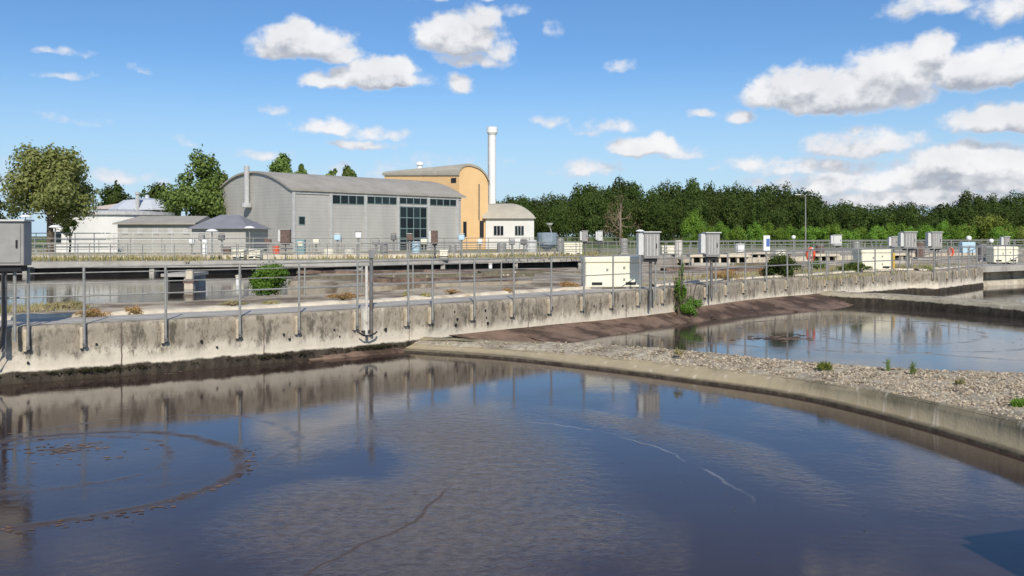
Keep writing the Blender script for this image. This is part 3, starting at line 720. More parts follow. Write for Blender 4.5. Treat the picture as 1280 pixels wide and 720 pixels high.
# ---------------------------------------------------------------- control cabinets on posts
def cabinet(loc, w_, h_, d_, zb, label_, rz=0, shroud=True, down=.4, grp='control cabinets on posts', mt='box_grey', twin=True, cables=False):
    r0 = root('control_cabinet', loc, label_, 'cabinet', grp, rz)
    MB().tube([(0, 0, -down), (0, 0, zb+.05)], .045, 10).build('post', M['galv_dark'], r0)
    if twin:
        MB().tube([(.16, .03, -down*.6), (.16, .03, zb+.02)], .03, 8).build('conduit', M['galv'], r0)
    b = MB().box(-w_/2, w_/2, -d_/2, d_/2, zb, zb+h_).build('housing', M[mt], r0, bevel=.012)
    MB().box(-w_/2-.03, w_/2+.03, -d_/2-.05, d_/2+.03, zb+h_+.002, zb+h_+.035).build('rain_hood', M['box_light'], r0)
    dr = MB().box(-w_/2+.05, w_/2-.05, -d_/2-.018, -d_/2-.002, zb+.05, zb+h_-.05).build('door', M[mt], r0, bevel=.005)
    MB().box(w_/2-.12, w_/2-.09, -d_/2-.035, -d_/2-.018, zb+h_*.4, zb+h_*.58).build('handle', M['black'], dr)
    MB().box(-w_/2+.06, w_/2-.06, -d_/2+.06, d_/2-.04, zb-.10, zb-.002).build('cable_tray', M['black'], r0)
    if shroud:
        for k in range(4):
            x = -w_/2+.08+(w_-.16)*k/3
            MB().box(x-.009, x+.009, -d_/2-.03, -d_/2-.019, zb+.08, zb+h_-.08).build('rib', M['box_light'], dr)
    MB().box(-w_/2-.16, -w_/2-.003, -d_/2+.04, d_/2-.04, zb+h_*.12, zb+h_*.97).build('side_box', M['box_light'], r0, bevel=.008)
    if cables:
        for k, (a, rr_) in enumerate(((-.12, .020), (-.05, .024), (.03, .018))):
            pts = [(a, -.05, zb), (a-.02, -.08, .9), (a+.0, -.1, .2), (a-.02, -.12, -.28), (a-.14, -.12, -.46-.05*k), (a-.34, -.1, -.5-.07*k), (a-.6, -.06, -.42-.07*k)]
            MB().tube(pts, rr_, 8).build('cable', M['black'], r0)
    return r0
wr = math.atan2(WD.y, WD.x)
x0, y0 = WP(TW(9), -.2)
cabinet((x0-.08, y0, 1.0), .78, .76, .32, 1.09, 'large grey control cabinet with drooping black cables at the left edge', rz=.1, shroud=False, cables=True)
x0, y0 = WP(TW(807), -.16)
cabinet((x0, y0, 1.0), .47, .76, .33, .94, 'ribbed grey control cabinet right of the big cream chest', rz=.15, down=.5)
cabinet((6.42, 28.55, 1.0), .46, .76, .33, .93, 'grey control cabinet on a post right of the wall weeds', rz=.15, down=.4)
cabinet((4.86, 4.15, .4), .95, .62, .4, 1.55, 'grey control cabinet added out of view at right, casting its shadow on the water', rz=.3, down=0)  # unseen cabinet, added to throw the shadow at lower right
cabinet(((1169-640)/F*44, 44, 1.0), .52, .78, .4, 1.0, 'control cabinet above the wall bush at right', down=.2)
cabinet(((1136-640)/F*43, 43, 1.0), .60, .78, .4, 1.0, 'control cabinet right of the second cream chest', down=.2)
for px, py0, py1, Y, wd, lab, mt in [
    (357, 287, 304, 58, .62, 'dark brown cabinet before the small hall door', 'rust'),
    (543, 288, 305, 62, .45, 'dark brown cabinet right of the glazed hall entrance', 'rust'),
    (731, 289, 302, 66, .42, 'small cabinet left of the ribbed one, before the woods', 'box_grey'),
    (750, 289, 301, 72, .40, 'small pale cabinet beside the cream box, before the woods', 'box_light'),
    (1117, 296, 309, 60, .40, 'small cabinet left of the cabinet near the second cream chest', 'box_grey'),
    (1046, 294, 307, 66, .62, 'pale twin cabinet before the hedge, left of the second cream chest', 'box_light'),
    (1257, 296, 312, 56, .35, 'narrow cabinet above the third cream chest', 'box_grey')]:
    z1 = ZA(py0, Y); z0 = ZA(py1, Y)
    cabinet((XA(px, Y), Y, GZ), wd, z1-z0, .35, z0-GZ, lab, shroud=False, down=0, mt=mt, twin=False)

# ---------------------------------------------------------------- cream chests
def chest(loc, w_, d_, h_, rz, label_):
    r0 = root('equipment_chest', loc, label_, 'chest', 'cream equipment chests', rz)
    MB().box(-w_/2, w_/2, -d_/2, d_/2, .04, h_*.80).build('body', M['cream'], r0, bevel=.03)
    MB().box(-w_/2-.03, w_/2+.03, -d_/2-.03, d_/2+.03, h_*.80+.003, h_).build('lid', M['cream'], r0, bevel=.035)
    for s in (-1, 1):
        MB().box(s*w_*.30-.16, s*w_*.30+.16, -d_/2-.02, -d_/2-.002, .12, .20).build('vent', M['black'], r0)
        MB().box(s*w_*.30-.16, s*w_*.30+.16, -d_/2+.01, d_/2-.01, -.02, .038).build('skid', M['galv_dark'], r0)
    for s, zz in ((-.12, .6), (.18, .66), (.18, .3)):
        MB().box(s*w_-.03, s*w_+.03, -d_/2-.035, -d_/2-.002, h_*zz-.03, h_*zz+.03).build('latch', M['galv'], r0)
    return r0
chest((XA(764, 27.25), 27.25, 1.0), 1.74, .8, .98, .10, 'large cream chest with two black vents behind the near walkway')
chest((XA(1090, 41.5), 41.5, 1.0), 1.45, .9, 1.0, .1, 'cream chest with one corner behind a low bush, right of the orange lifebuoy')
chest((XA(1252, 50.5), 50.5, 1.05), 1.36, .9, .95, 0, 'cream chest behind railings at the far right')
chest((XA(300, 60), 60, 1.0), .72, .8, .68, 0, 'left one of two small cream boxes before the grey hall')
chest((XA(320, 60), 60, 1.0), .75, .8, .70, 0, 'right one of two small cream boxes before the grey hall')
chest((XA(716, 74), 74, 1.0), 1.5, .9, 1.1, 0, 'cream box before the woods, left of the big cream chest')
chest((XA(838, 78), 78, 1.0), 1.6, .9, .75, 0, 'low cream box between the two tall grey cabinets')
chest((XA(555, 62), 62, 1.0), .55, .6, .62, 0, 'tiny cream box right of the brown cabinet')

# ---------------------------------------------------------------- small furniture
def lifebuoy(loc, s, label_):
    r0 = root('lifebuoy_stand', loc, label_, 'lifebuoy')
    MB().tube([(0, .05, 0), (0, .05, 1.5*s)], .03).build('post', M['galv'], r0)
    mb = MB(); pts = [(.20*s*math.cos(a), -.05, 1.05*s+.36*s*math.sin(a)) for a in np.linspace(0, 6.2832, 25)]
    mb.tube(pts, .10*s, 10, cap=False); b = mb.build('ring', M['red'], r0, smooth=True)
    for a in (1.2, 4.3):
        c = Vector((.20*s*math.cos(a), -.05, 1.05*s+.36*s*math.sin(a))); d = Vector((-math.sin(a)*.27, 0, math.cos(a)*.36)).normalized()*.045
        MB().tube([c-d, c+d], .103*s, 10).build('band', M['bracket'], b)
    return r0
lifebuoy((XA(1013, 39.5), 39.5, 1.02), .72, 'orange lifebuoy hanging on a post right of the dark bush')
lifebuoy((XA(1188, 49), 49, 1.1), .6, 'small red lifebuoy on a post right of the wall bush')
def pole_lamp(px, Y, ztop, label_, kind_='pole'):
    r0 = root('lamp_post', (XA(px, Y), Y, GZ), label_, 'lamp post')
    MB().tube([(0, 0, 0), (0, 0, ztop*.5), (0, 0, ztop-GZ)], [.06, .05, .035]).build('pole', M['galv'], r0)
    if kind_ == 'pole':
        MB().tube([(0, 0, ztop-GZ-.02), (-.2, 0, ztop-GZ+.1), (-.5, 0, ztop-GZ+.12)], .025).build('arm', M['galv'], r0)
        MB().box(-.95, -.45, -.09, .09, ztop-GZ+.07, ztop-GZ+.16).build('lantern', M['box_light'], r0, bevel=.02)
    elif kind_ == 'disc':
        MB().lathe([(.0, ztop-GZ+.16), (.25, ztop-GZ+.12), (.42, ztop-GZ+.0), (.40, ztop-GZ-.03), (0, ztop-GZ-.02)], 16).build('lantern', M['white'], r0)
    else:
        MB().lathe([(0.001, ztop-GZ+.30), (.1, ztop-GZ+.27), (.16, ztop-GZ+.17), (.12, ztop-GZ+.04), (.05, ztop-GZ)], 14).build('globe', M['white'], r0, smooth=True)
    return r0
pole_lamp(1007, 80, ZA(245, 80), 'tall thin lamp post before the woods, above the orange lifebuoy')
pole_lamp(69, 60, ZA(284, 60), 'white disc lamp on a short dark post before the big left tree', 'disc')
pole_lamp(32, 62, ZA(271, 62), 'disc lamp above the left edge cabinet', 'disc')
pole_lamp(1211, 52, ZA(301, 52), 'white globe lamp above the pale blue cabinet at right', 'globe')
pole_lamp(1239, 58, ZA(304, 58), 'white globe lamp above the third cream chest', 'globe')
pole_lamp(992, 66, ZA(299, 66), 'short white-topped lamp left of the tall lamp post', 'globe')
pole_lamp(265, 60, ZA(289, 60), 'white-headed lamp before the round tank shed', 'disc')
pole_lamp(800, 84, ZA(289, 84), 'small pale lamp right behind the ribbed cabinet', 'disc')
pole_lamp(312, 68, ZA(285, 68), 'dark-hooded lamp above the small cream boxes', 'disc')
r0 = root('blue_cabinet', (XA(1209, 51), 51, 1.0), 'pale blue box on legs behind the right wall', 'cabinet')
MB().box(-.38, .38, -.2, .2, .62, 1.25).build('housing', M['paleblue'], r0, bevel=.02)
for s in (-.3, .3): MB().tube([(s, 0, 0), (s, 0, .62)], .03).build('leg', M['galv'], r0)
r0 = root('sign_post', (XA(958, 33.5), 33.5, 1.0), 'small blue and white sign on a railing post before the hedge', 'sign')
MB().tube([(0, 0, 0), (0, 0, 1.5)], .03).build('post', M['galv'], r0)
sp_ = MB().box(-.12, .12, -.05, -.03, 1.05, 1.62).build('plate', M['white'], r0); MB().box(-.02, .11, -.056, -.051, 1.2, 1.5).build('symbol', M['blue'], sp_)
r0 = root('bollard', (XA(1117, 42), 42, 1.0), 'yellow marker post right of the second cream chest', 'post')
MB().tube([(0, 0, -.02), (0, 0, .75)], .06, 10).build('post', M['yellow'], r0); MB().lathe([(.06, .75), (.05, .79), (.001, .81)], 10).build('cap', M['yellow'], r0)
r0 = root('teal_cabinet', (XA(376, 70), 70, GZ), 'teal equipment cabinet below the small hall window', 'cabinet')
MB().box(-.35, .35, -.25, .25, .1, 1.4).build('housing', mat('teal_paint', (.20, .32, .34), .6), r0, bevel=.02)
MB().box(-.2, .2, -.27, -.252, .9, 1.25).build('panel', M['cream'], r0)
r0 = root('satellite_dish', (XA(687, 85), 85, GZ), 'small white dish on a leaning bracket before the woods', 'dish')
MB().tube([(.6, 0, 0), (.3, 0, 1.6), (0, 0, 2.6)], .06).build('arm', M['galv'], r0)
MB().lathe([(0.001, 2.75), (.2, 2.8), (.36, 2.92), (.38, 2.92), (.22, 2.72), (.001, 2.66)], 14).build('bowl', M['white'], r0)
r0 = root('grey_hopper', (XA(684, 70), 70, GZ), 'grey-blue steel hopper beside the small white building', 'hopper')
MB().lathe([(.15, .5), (.75, 1.0), (.8, 1.9), (.78, 1.92), (.001, 1.95)], 12).build('tank', mat('blue_grey_steel', (.30, .36, .40), .5, .2), r0)
for s in (-.6, .6): MB().tube([(s, 0, 0), (s, 0, 1.1)], .05).build('leg', M['galv'], r0)
# mixed machinery before the hall (pump heads, valves)
k = 0
desc = ['white valve head with', 'grey valve head with', 'dark valve head with', 'rust-brown valve head with', 'cream valve head with', 'pale blue valve head with']
mts = ['white', 'box_grey', 'galv_dark', 'rust', 'cream', 'paleblue']
near_of = {240: 'before the grey shed', 252: 'before the low hip roof', 277: 'left of the small cream boxes', 335: 'left of the brown cabinet', 395: 'before the hall corner', 422: 'before the hall wall', 448: 'right of the hall corner', 470: 'below the first window band', 492: 'left of the glazed entrance', 512: 'before the glazed entrance', 530: 'right in the glazed entrance', 577: 'below the yellow building', 600: 'beside the yellow end wall', 640: 'before the small white building', 655: 'below the right window of the white building'}
for px, where in near_of.items():
    Y = 66+(px % 7); i = k % 6; k += 1
    r0 = root('valve_head', (XA(px, Y), Y, GZ), f'{desc[i]} handwheel {where}', 'valve', 'valve heads in the yard')
    hh = 1.0+(px % 5)*.17
    MB().tube([(0, 0, 0), (0, 0, hh)], .07).build('stem', M['galv'], r0)
    MB().box(-.2-.03*(px % 4), .2+.03*(px % 3), -.18, .18, hh, hh+.42).build('head', M[mts[i]], r0, bevel=.04)
    MB().tube([(.22*math.cos(a), .22*math.sin(a), hh+.5) for a in np.linspace(0, 6.2832, 13)], .025, 5, cap=False).build('handwheel', M[mts[(i+1) % 6]], r0)

def drum(px, Y, rr_, hh, mt, lab, kind_='drum', lift=.0):
    r0 = root(kind_, (XA(px, Y), Y, GZ), lab, kind_.replace('_', ' '))
    MB().lathe([(rr_*.96, lift), (rr_, lift+.03), (rr_, lift+hh*.33), (rr_*1.04, lift+hh*.35), (rr_, lift+hh*.37), (rr_, lift+hh*.97), (rr_*.97, lift+hh)], 14).build('shell', M[mt], r0)
    MB().lathe([(rr_*.98, lift+hh+.002), (rr_*.9, lift+hh+.03), (.001, lift+hh+.035)], 14).build('lid', M['galv'], r0)
    if lift: MB().box(-rr_, rr_, -rr_, rr_, 0, lift-.003).build('plinth', M['deck'], r0)
for px, Y, rr_, hh, mt, lab in [(256, 64, .22, 1.3, 'white', 'tall white canister before the low hip roof'), (284, 66, .28, .7, 'rust', 'rusty drum left of the small cream boxes'),
    (345, 66, .24, .8, 'red', 'faded red drum left of the brown cabinet'), (411, 67, .4, .6, 'cream', 'squat cream drum before the first hall pilaster'), (436, 68, .45, .55, 'bracket', 'squat pale drum before the hall wall'),
    (480, 70, .3, .9, 'galv', 'grey drum below the window band'), (520, 72, .34, 1.1, 'paleblue', 'pale blue drum before the glazed entrance'), (566, 72, .3, .8, 'box_grey', 'grey drum at the hall corner by the yellow wall'),
    (627, 76, .4, .9, 'galv', 'grey drum before the left window of the white building'), (664, 78, .5, 1.2, 'box_light', 'pale drum at the corner of the white building'), (700, 80, .35, 1.3, 'galv', 'grey drum left of the cream box by the woods'),
    (780, 82, .35, 1.3, 'box_grey', 'grey drum left of the ribbed cabinet'), (848, 70, .3, 1.2, 'bracket', 'pale drum right of the ribbed cabinet'), (925, 74, .4, .9, 'white', 'white drum before the start of the hedge'),
    (975, 70, .5, .5, 'cream', 'flat cream drum right of the blue sign'), (1025, 62, .3, .9, 'rust', 'rusty drum right of the tall lamp post'), (1070, 66, .3, 1.1, 'galv', 'grey drum left of the second cream chest'), (1150, 62, .3, 1.1, 'rust', 'rusty drum between the two right cabinets'), (1228, 58, .3, 1.0, 'galv_dark', 'dark drum left of the third cream chest')]:
    drum(px, Y, rr_, hh, mt, lab, lift=.12)
# low concrete troughs with dark openings in the right yard
for px, Y, wd, lab in [(1031, 52, 1.5, 'concrete trough with dark openings right of the orange lifebuoy'), (1128, 54, 1.2, 'concrete trough with dark openings behind the yellow post'), (900, 50, 3.2, 'long concrete trough behind the second post cabinet'), (935, 58, 2.6, 'far concrete trough left of the blue sign')]:
    r0 = root('concrete_trough', (XA(px, Y), Y, GZ), lab, 'trough')
    MB().box(-wd/2, wd/2, 0, .8, 0, .16).build('base', M['deck'], r0); MB().box(-wd/2-.1, wd/2+.1, -.1, .9, .48, .62).build('cap', M['kerb'], r0)
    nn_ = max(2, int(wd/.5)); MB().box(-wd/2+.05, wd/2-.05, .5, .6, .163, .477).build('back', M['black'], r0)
    for q in range(nn_+1): x = -wd/2+.06+(wd-.12)*q/nn_; MB().box(x-.06, x+.06, .02, .4, .163, .477).build('support', M['kerb'], r0)
# sluice boxes with dark mouths
def sluice(px0, px1, pyb, pyt, label_):
    Y = EYE*F/(pyb-HOR); x0, x1 = XA(px0, Y), XA(px1, Y); zt = ZA(pyt, Y)
    r0 = root('sluice_box', ((x0+x1)/2, Y, 0), label_, 'sluice'); hw = (x1-x0)/2
    MB().box(-hw-.15, -hw, 0, 2.4, -.3, zt).build('side_wall', M['deck'], r0)
    MB().box(hw, hw+.15, 0, 2.4, -.3, zt).build('side_wall', M['deck'], r0)
    MB().box(-hw-.25, hw+.25, -.1, 2.5, zt+.003, zt+.14).build('top_slab', M['deck'], r0)
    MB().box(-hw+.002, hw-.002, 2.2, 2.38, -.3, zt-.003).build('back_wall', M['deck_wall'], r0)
    MB().box(-hw+.002, hw-.002, .3, .36, -.3, zt-.12).build('mouth_shade', M['black'], r0)  # black sheet standing for the darkness inside the opening
sluice(209, 230, 367, 346, 'sluice box with a black mouth left of the pale pier')
sluice(414, 443, 354, 342.5, 'sluice box with a black mouth right of the green bush')
r0 = root('concrete_pier', (*G(237, 367), 0), 'pale concrete pier with a dark collar standing in the left basin', 'pier')
MB().box(-.2, .2, -.15, .2, -.3, .48).build('base', M['kerb'], r0, bevel=.02)
MB().box(-.24, .24, -.17, .22, .483, .62).build('collar', M['rust'], r0)
MB().box(-.16, .16, -.12, .16, .623, 1.08).build('cap', M['kerb'], r0, bevel=.04)
for px, pyb, pyt, lab in ((251, 362, 346, 'white stub pipe right of the pale pier'), (613, 341, 329, 'white stub pipe under the far walkway, centre'), (298, 362, 344, 'white stub pipe left of the green bush')):
    Y = EYE*F/(pyb-HOR); zt = ZA(pyt, Y); r0 = root('stub_pipe', (XA(px, Y), Y, 0), lab, 'pipe')
    MB().tube([(0, 0, -.2), (0, 0, zt-.08)], .13, 10).build('pipe', M['white'], r0); MB().lathe([(.15, zt-.08), (.16, zt), (.001, zt+.03)], 10).build('cap', M['kerb'], r0)

# ---------------------------------------------------------------- buildings
def clad_mat(name, base, pitch=.35):
    m = bpy.data.materials.new(name); m.use_nodes = True; t = NT(m.node_tree)
    b = m.node_tree.nodes['Principled BSDF']; tx = t.node('ShaderNodeTexCoord'); p = tx.outputs['Object']; z = t.sep(p)[2]
    s = t.m('PINGPONG', z, pitch/2); ln = t.ramp(s, 0, .03, 1, 0)
    col = t.mix(t.ramp(t.noise(t.scale(p, (1, 1, .3)), .7, 5, .6), .3, .7), C4(base), C4([c*.86 for c in base]))
    col = t.mix(t.m('MULTIPLY', ln, .35), col, C4([c*.5 for c in base]))
    t.put(b.inputs['Base Color'], col); b.inputs['Roughness'].default_value = .6
    bn = t.node('ShaderNodeBump'); bn.inputs['Strength'].default_value = .4; bn.inputs['Distance'].default_value = .03
    t.put(bn.inputs['Height'], t.m('SUBTRACT', 1.0, ln)); t.l.new(bn.outputs[0], b.inputs['Normal'])
    return m
M['clad'] = clad_mat('grey_cladding', (.47, .455, .42))
M['clad_trim'] = mat('pale_trim', (.48, .48, .47), .5)
M['roof'] = mat('grey_roof', (.36, .335, .29), .7, .0, .10, .6, grime=(.27, .25, .215), gs=.4, glo=.5, ghi=.8)
M['roof_tan'] = mat('tan_roof', (.42, .39, .32), .7, 0, .1, .8)
M['ochre'] = mat('yellow_render', (.84, .56, .28), .85, 0, .05, .5, grime=(.74, .47, .24), gs=.3, glo=.5, ghi=.9)
M['render_w'] = mat('white_render', (.70, .69, .66), .85, 0, .05, .5, grime=(.55, .53, .48), gs=.6, glo=.5, ghi=.9)
M['dark_void'] = mat('dark_opening', (.03, .03, .035), .6)
def glass_mat():
    m = bpy.data.materials.new('dark_glass'); m.use_nodes = True; t = NT(m.node_tree)
    b = m.node_tree.nodes['Principled BSDF']; oi = t.node('ShaderNodeObjectInfo')
    t.put(b.inputs['Base Color'], t.mix(oi.outputs['Random'], C4((.006, .009, .012)), C4((.02, .035, .04))))
    b.inputs['Roughness'].default_value = .15; b.inputs['Specular IOR Level'].default_value = .3
    return m
M['glass'] = glass_mat()
M['teal_frame'] = mat('teal_frames', (.22, .30, .29), .5)

# grey hall: local x along its front (going away to the right), local y to the rear-left
HD = wr; HY = 90.0; HX = XA(365, HY)
hl = root('grey_hall', (HX, HY, GZ), 'long grey clad hall with a curved roof and a high window band', 'hall', rz=HD)
LEN, DEP, EAV, RISE = 23.4, 15.6, ZA(238, 90)-GZ, 2.15
def arch(y): u = abs((y-DEP/2)/(DEP/2)); return EAV+RISE*(1-u**(2.3 if y > DEP/2 else 1.9))
ys = np.linspace(0, DEP, 21)
f = MB()
gab = [(0, 0, 0)]+[(0, y, arch(y)) for y in ys]+[(0, DEP, 0)]
f.add(gab, [tuple(range(len(gab)))]); f.build('gable_wall', M['clad'], hl, fixn=False)
f = MB(); f.add([(LEN, y, z) for _, y, z in gab], [tuple(range(len(gab)))[::-1]]); f.build('gable_wall', M['clad'], hl, fixn=False)
f = MB(); f.add([(0, 0, 0), (LEN, 0, 0), (LEN, 0, EAV), (0, 0, EAV)], [(0, 1, 2, 3)]); f.add([(0, DEP, 0), (LEN, DEP, 0), (LEN, DEP, EAV), (0, DEP, EAV)], [(3, 2, 1, 0)]); f.build('front_wall', M['clad'], hl, fixn=False)
f = MB(); vs = []
ys2 = np.linspace(-.28, DEP+.28, 25)
for y in ys2:
    z = arch(min(max(y, -.05), DEP+.05))-.02
    for x in (-.25, LEN+.6): vs += [(x, y, z+.02), (x, y, z+.22)]
fs = []
for i in range(24):
    a, b_ = i*4, i*4+4
    fs += [(a+1, b_+1, b_+3, a+3), (a, a+2, b_+2, b_), (a, b_, b_+1, a+1), (a+2, a+3, b_+3, b_+2)]
fs += [(0, 1, 3, 2), (96, 98, 99, 97)]
rf = f.add(vs, fs).build('roof', M['roof'], hl)
# roof seams (joined, they are thin)
# flue on the gable
fl = MB().tube([(-.45, DEP*.52, EAV-1.3), (-.45, DEP*.52, EAV+RISE+.75)], .28, 12); fl.build('flue', M['clad_trim'], hl)
MB().lathe([(.30, EAV-1.6), (.55, EAV-1.55), (.55, EAV-1.1), (.30, EAV-1.05)], 12, (-.45, DEP*.52)).build('flue_base', M['clad_trim'], hl)
# pilasters on the front: positions along x from photograph
def hx(px):   # distance along the front at a pixel column
    r = (px-640)/F; dx, dy = math.cos(HD), math.sin(HD); return (r*HY-HX)/(dx-r*dy)
for px in (366.5, 413, 456.5, 497, 535, 571):
    x = hx(px); MB().box(x-.16, x+.16, -.14, -.003, 0, EAV-.02).build('pilaster', M['clad_trim'], hl)
MB().box(0, LEN, -.10, -.004, EAV-.30, EAV-.05).build('fascia', M['clad_trim'], hl)
def hz(py, x): Yq = HY+math.sin(HD)*x; return ZA(py, Yq)-GZ
for a, b_, n_ in ((415, 455, 4), (458.5, 495.5, 4), (499, 533.5, 4), (537, 570, 4)):
    xa, xb = hx(a), hx(b_); za, zb_ = hz(256.5 if a > 500 else 254.5, (xa+xb)/2), hz(243.8 if a < 499 else 246.8, (xa+xb)/2)
    wnd = MB(); wnd.box(xa, xb, -.05, -.005, za-.06, zb_+.06); wn_ = wnd.build('window', M['teal_frame'], hl)
    for k in range(n_):
        u0 = xa+(xb-xa)*k/n_+.07; u1 = xa+(xb-xa)*(k+1)/n_-.07
        MB().box(u0, u1, -.075, -.052, za, zb_).build('pane', M['glass'], wn_)
xa, xb = hx(499.5), hx(533); za, zb_ = 0.1, hz(259, (xa+xb)/2)
fr = MB().box(xa, xb, -.06, -.005, za, zb_).build('glazed_entrance', M['teal_frame'], hl)
for i in range(4):
    for j in range(4):
        u0 = xa+(xb-xa)*i/4+.06; u1 = xa+(xb-xa)*(i+1)/4-.06; v0 = za+(zb_-za)*j/4+.05; v1 = za+(zb_-za)*(j+1)/4-.05
        MB().box(u0, u1, -.085, -.062, v0, v1).build('pane', M['glass'], fr)
MB().box(xa, xb, -.12, -.005, zb_+.04, zb_+.22).build('lintel', M['clad_trim'], hl)
xa, xb = hx(373), hx(381); d_ = MB().box(xa, xb, -.06, -.005, hz(281, xa), hz(270, xa)).build('window', M['teal_frame'], hl)
MB().box(xa+.06, xb-.06, -.08, -.062, hz(280, xa), hz(271, xa)).build('pane', M['glass'], d_)

# yellow building with a barrel end
yl = root('yellow_building', (0, 0, 0), 'yellow rendered building with an arched end wall beside the white chimney', 'building')
YC = 113.0; yx0 = XA(574, YC); dirx, diry = WD.x, WD.y
def endp(s): return (yx0+dirx*s, YC+diry*s)
sr = (610-640)/F; ew = (sr*YC-yx0)/(dirx-sr*diry)
bl = Vector((-WD.y, WD.x)); bd = 15.3
zc = ZA(219.5, YC); zback = ZA(219.5, YC+bl.y*bd); ztop = ZA(209, YC+diry*ew*.5)
npts = 14
prof_e = [(0, GZ-.3)]
for k in range(npts+1):
    a = math.pi*(1-k/npts); s = ew*.5+ew*.5*math.cos(a); zr = ZA(232, YC+diry*ew)
    base = zc+(zr-zc)*(s/ew); prof_e.append((s, base+(ztop-(zc+zr)/2)*math.sin(a)**.9))
prof_e.append((ew, GZ-.3))
vs = [(*endp(s), z) for s, z in prof_e]; n = len(vs)
MB().add(vs, [tuple(range(n))]).build('end_wall', M['ochre'], yl, fixn=False)
vb = [(x+bl.x*bd, y+bl.y*bd, (zback+(z-zc)*(.3 if z > zc else 1) if z > 2 else z)) for x, y, z in vs]
f = MB(); f.add([vs[0], vs[1], vb[1], vb[0]], [(0, 1, 2, 3)]); f.add([vs[-1], vs[-2], vb[-2], vb[-1]], [(0, 1, 2, 3)]); f.build('side_wall', M['ochre'], yl, fixn=False)
MB().add(vb, [tuple(range(n))]).build('rear_wall', M['ochre'], yl, fixn=False)
f = MB(); rv = []
for i in range(1, n-1):
    x, y, z = vs[i]; x2, y2, z2 = vb[i]; e = Vector((x-vs[0][0], y-vs[0][1])).length-ew/2
    o = WD*(.2 if i > n/2 else -.14)*(1 if i in (1, 2, n-2, n-3) else .5)
    rv += [(x-bl.x*.15+o.x, y-bl.y*.15+o.y, z+.02), (x-bl.x*.15+o.x, y-bl.y*.15+o.y, z+.32), (x2+bl.x*.3+o.x, y2+bl.y*.3+o.y, z2+.02), (x2+bl.x*.3+o.x, y2+bl.y*.3+o.y, z2+.32)]
fs = []
for i in range(n-3):
    a, b_ = i*4, i*4+4
    fs += [(a+1, b_+1, b_+3, a+3), (a, a+2, b_+2, b_), (a, b_, b_+1, a+1), (a+2, a+3, b_+3, b_+2)]
m_ = (n-3)*4; fs += [(0, 1, 3, 2), (m_, m_+2, m_+3, m_+1)]
f.add(rv, fs).build('roof', M['roof_tan'], yl)
def on_end(px, py0, py1, wpx, name, mt, pr=.04):
    r = (px-640)/F; s = (r*YC-yx0)/(dirx-r*diry); x, y = endp(s); r2 = (px+wpx-640)/F; s2 = (r2*YC-yx0)/(dirx-r2*diry); x2, y2 = endp(s2)
    nn = Vector((WD.y, -WD.x))*pr; z0, z1 = ZA(py1, y), ZA(py0, y)
    f = MB(); f.add([(x, y, z0), (x2, y2, z0), (x2, y2, z1), (x, y, z1), (x+nn.x, y+nn.y, z0), (x2+nn.x, y2+nn.y, z0), (x2+nn.x, y2+nn.y, z1), (x+nn.x, y+nn.y, z1)],
      [(4, 5, 6, 7), (0, 1, 5, 4), (1, 2, 6, 5), (2, 3, 7, 6), (3, 0, 4, 7)]); return f.build(name, mt, yl)
on_end(579, 277, 296, 4, 'window', M['glass']); on_end(599.5, 276, 298, 5, 'door', M['dark_void']); on_end(598, 230, 275, .9, 'downpipe', M['galv_dark'], .1)
# small dark opening on the side wall under the roof
f = MB(); c = Vector((yx0, YC))+bl*.55; c2 = Vector((yx0, YC))+bl*1.5; o = -WD*.06
f.add([(c.x+o.x, c.y+o.y, ZA(228, YC)), (c2.x+o.x, c2.y+o.y, ZA(228, YC)), (c2.x+o.x, c2.y+o.y, ZA(222, YC)), (c.x+o.x, c.y+o.y, ZA(222, YC)), (c.x, c.y, ZA(228, YC)), (c2.x, c2.y, ZA(228, YC)), (c2.x, c2.y, ZA(222, YC)), (c.x, c.y, ZA(222, YC))], [(0, 1, 2, 3), (0, 4, 5, 1), (1, 5, 6, 2), (2, 6, 7, 3), (3, 7, 4, 0)]).build('vent', M['dark_void'], yl)
cx, cy = Vector((yx0, YC))+bl*9.5+WD*1.5
MB().lathe([(.35, zback), (.35, zback+1.2), (.55, zback+1.25), (.45, zback+1.6), (.001, zback+1.75)], 12, (cx, cy)).build('roof_vent', M['white'], yl)

# white chimney
CY = 120.0; r0 = root('chimney', (XA(615.2, CY), CY, GZ), 'tall slim white chimney behind the yellow building', 'chimney')
zt = ZA(159, CY)-GZ
MB().lathe([(.50, 0), (.50, zt-1.2), (.49, zt-.5)], 20).build('stack', M['white'], r0, smooth=True)
MB().lathe([(.51, zt-1.1), (.73, zt-.75), (.73, zt), (.6, zt+.02), (.58, zt-.3)], 20).build('crown', M['white'], r0)
MB().tube([(-.55, -.1, 1), (-.55, -.1, zt-1.2)], .05, 5).build('ladder_rail', M['galv'], r0)

# small white building
wb = root('white_building', (XA(607, 116), 116, GZ), 'small white building with a curved tan roof right of the chimney', 'building')
W = XA(667.5, 116)-XA(607, 116); ev = ZA(273.5, 116)-GZ; rz_ = ZA(254.5, 119)-GZ
MB().box(0, W, 0, 7, -.2, ev).build('wall', M['render_w'], wb)
f = MB(); NR = 10; vs = []
for i in range(NR+1):
    u = i/NR; y = -.4+3.9*u; z = ev+.03+(rz_-ev)*math.sin(u*math.pi/2)**.9
    xl = -.4; xr = W+.25-(W*.55)*u**1.15
    vs += [(xl, y, z), (xr, y, z)]
for i in range(NR+1):
    u = 1-i/NR; y = 7.4-3.9*u; z = ev+.03+(rz_-ev)*math.sin(u*math.pi/2)**.9; vs += [(-.4, y, z), (W+.25-(W*.55)*u**1.15, y, z)]
fs = [(2*i, 2*i+1, 2*i+3, 2*i+2) for i in range(2*NR+1)]
nn_ = 2*NR+2
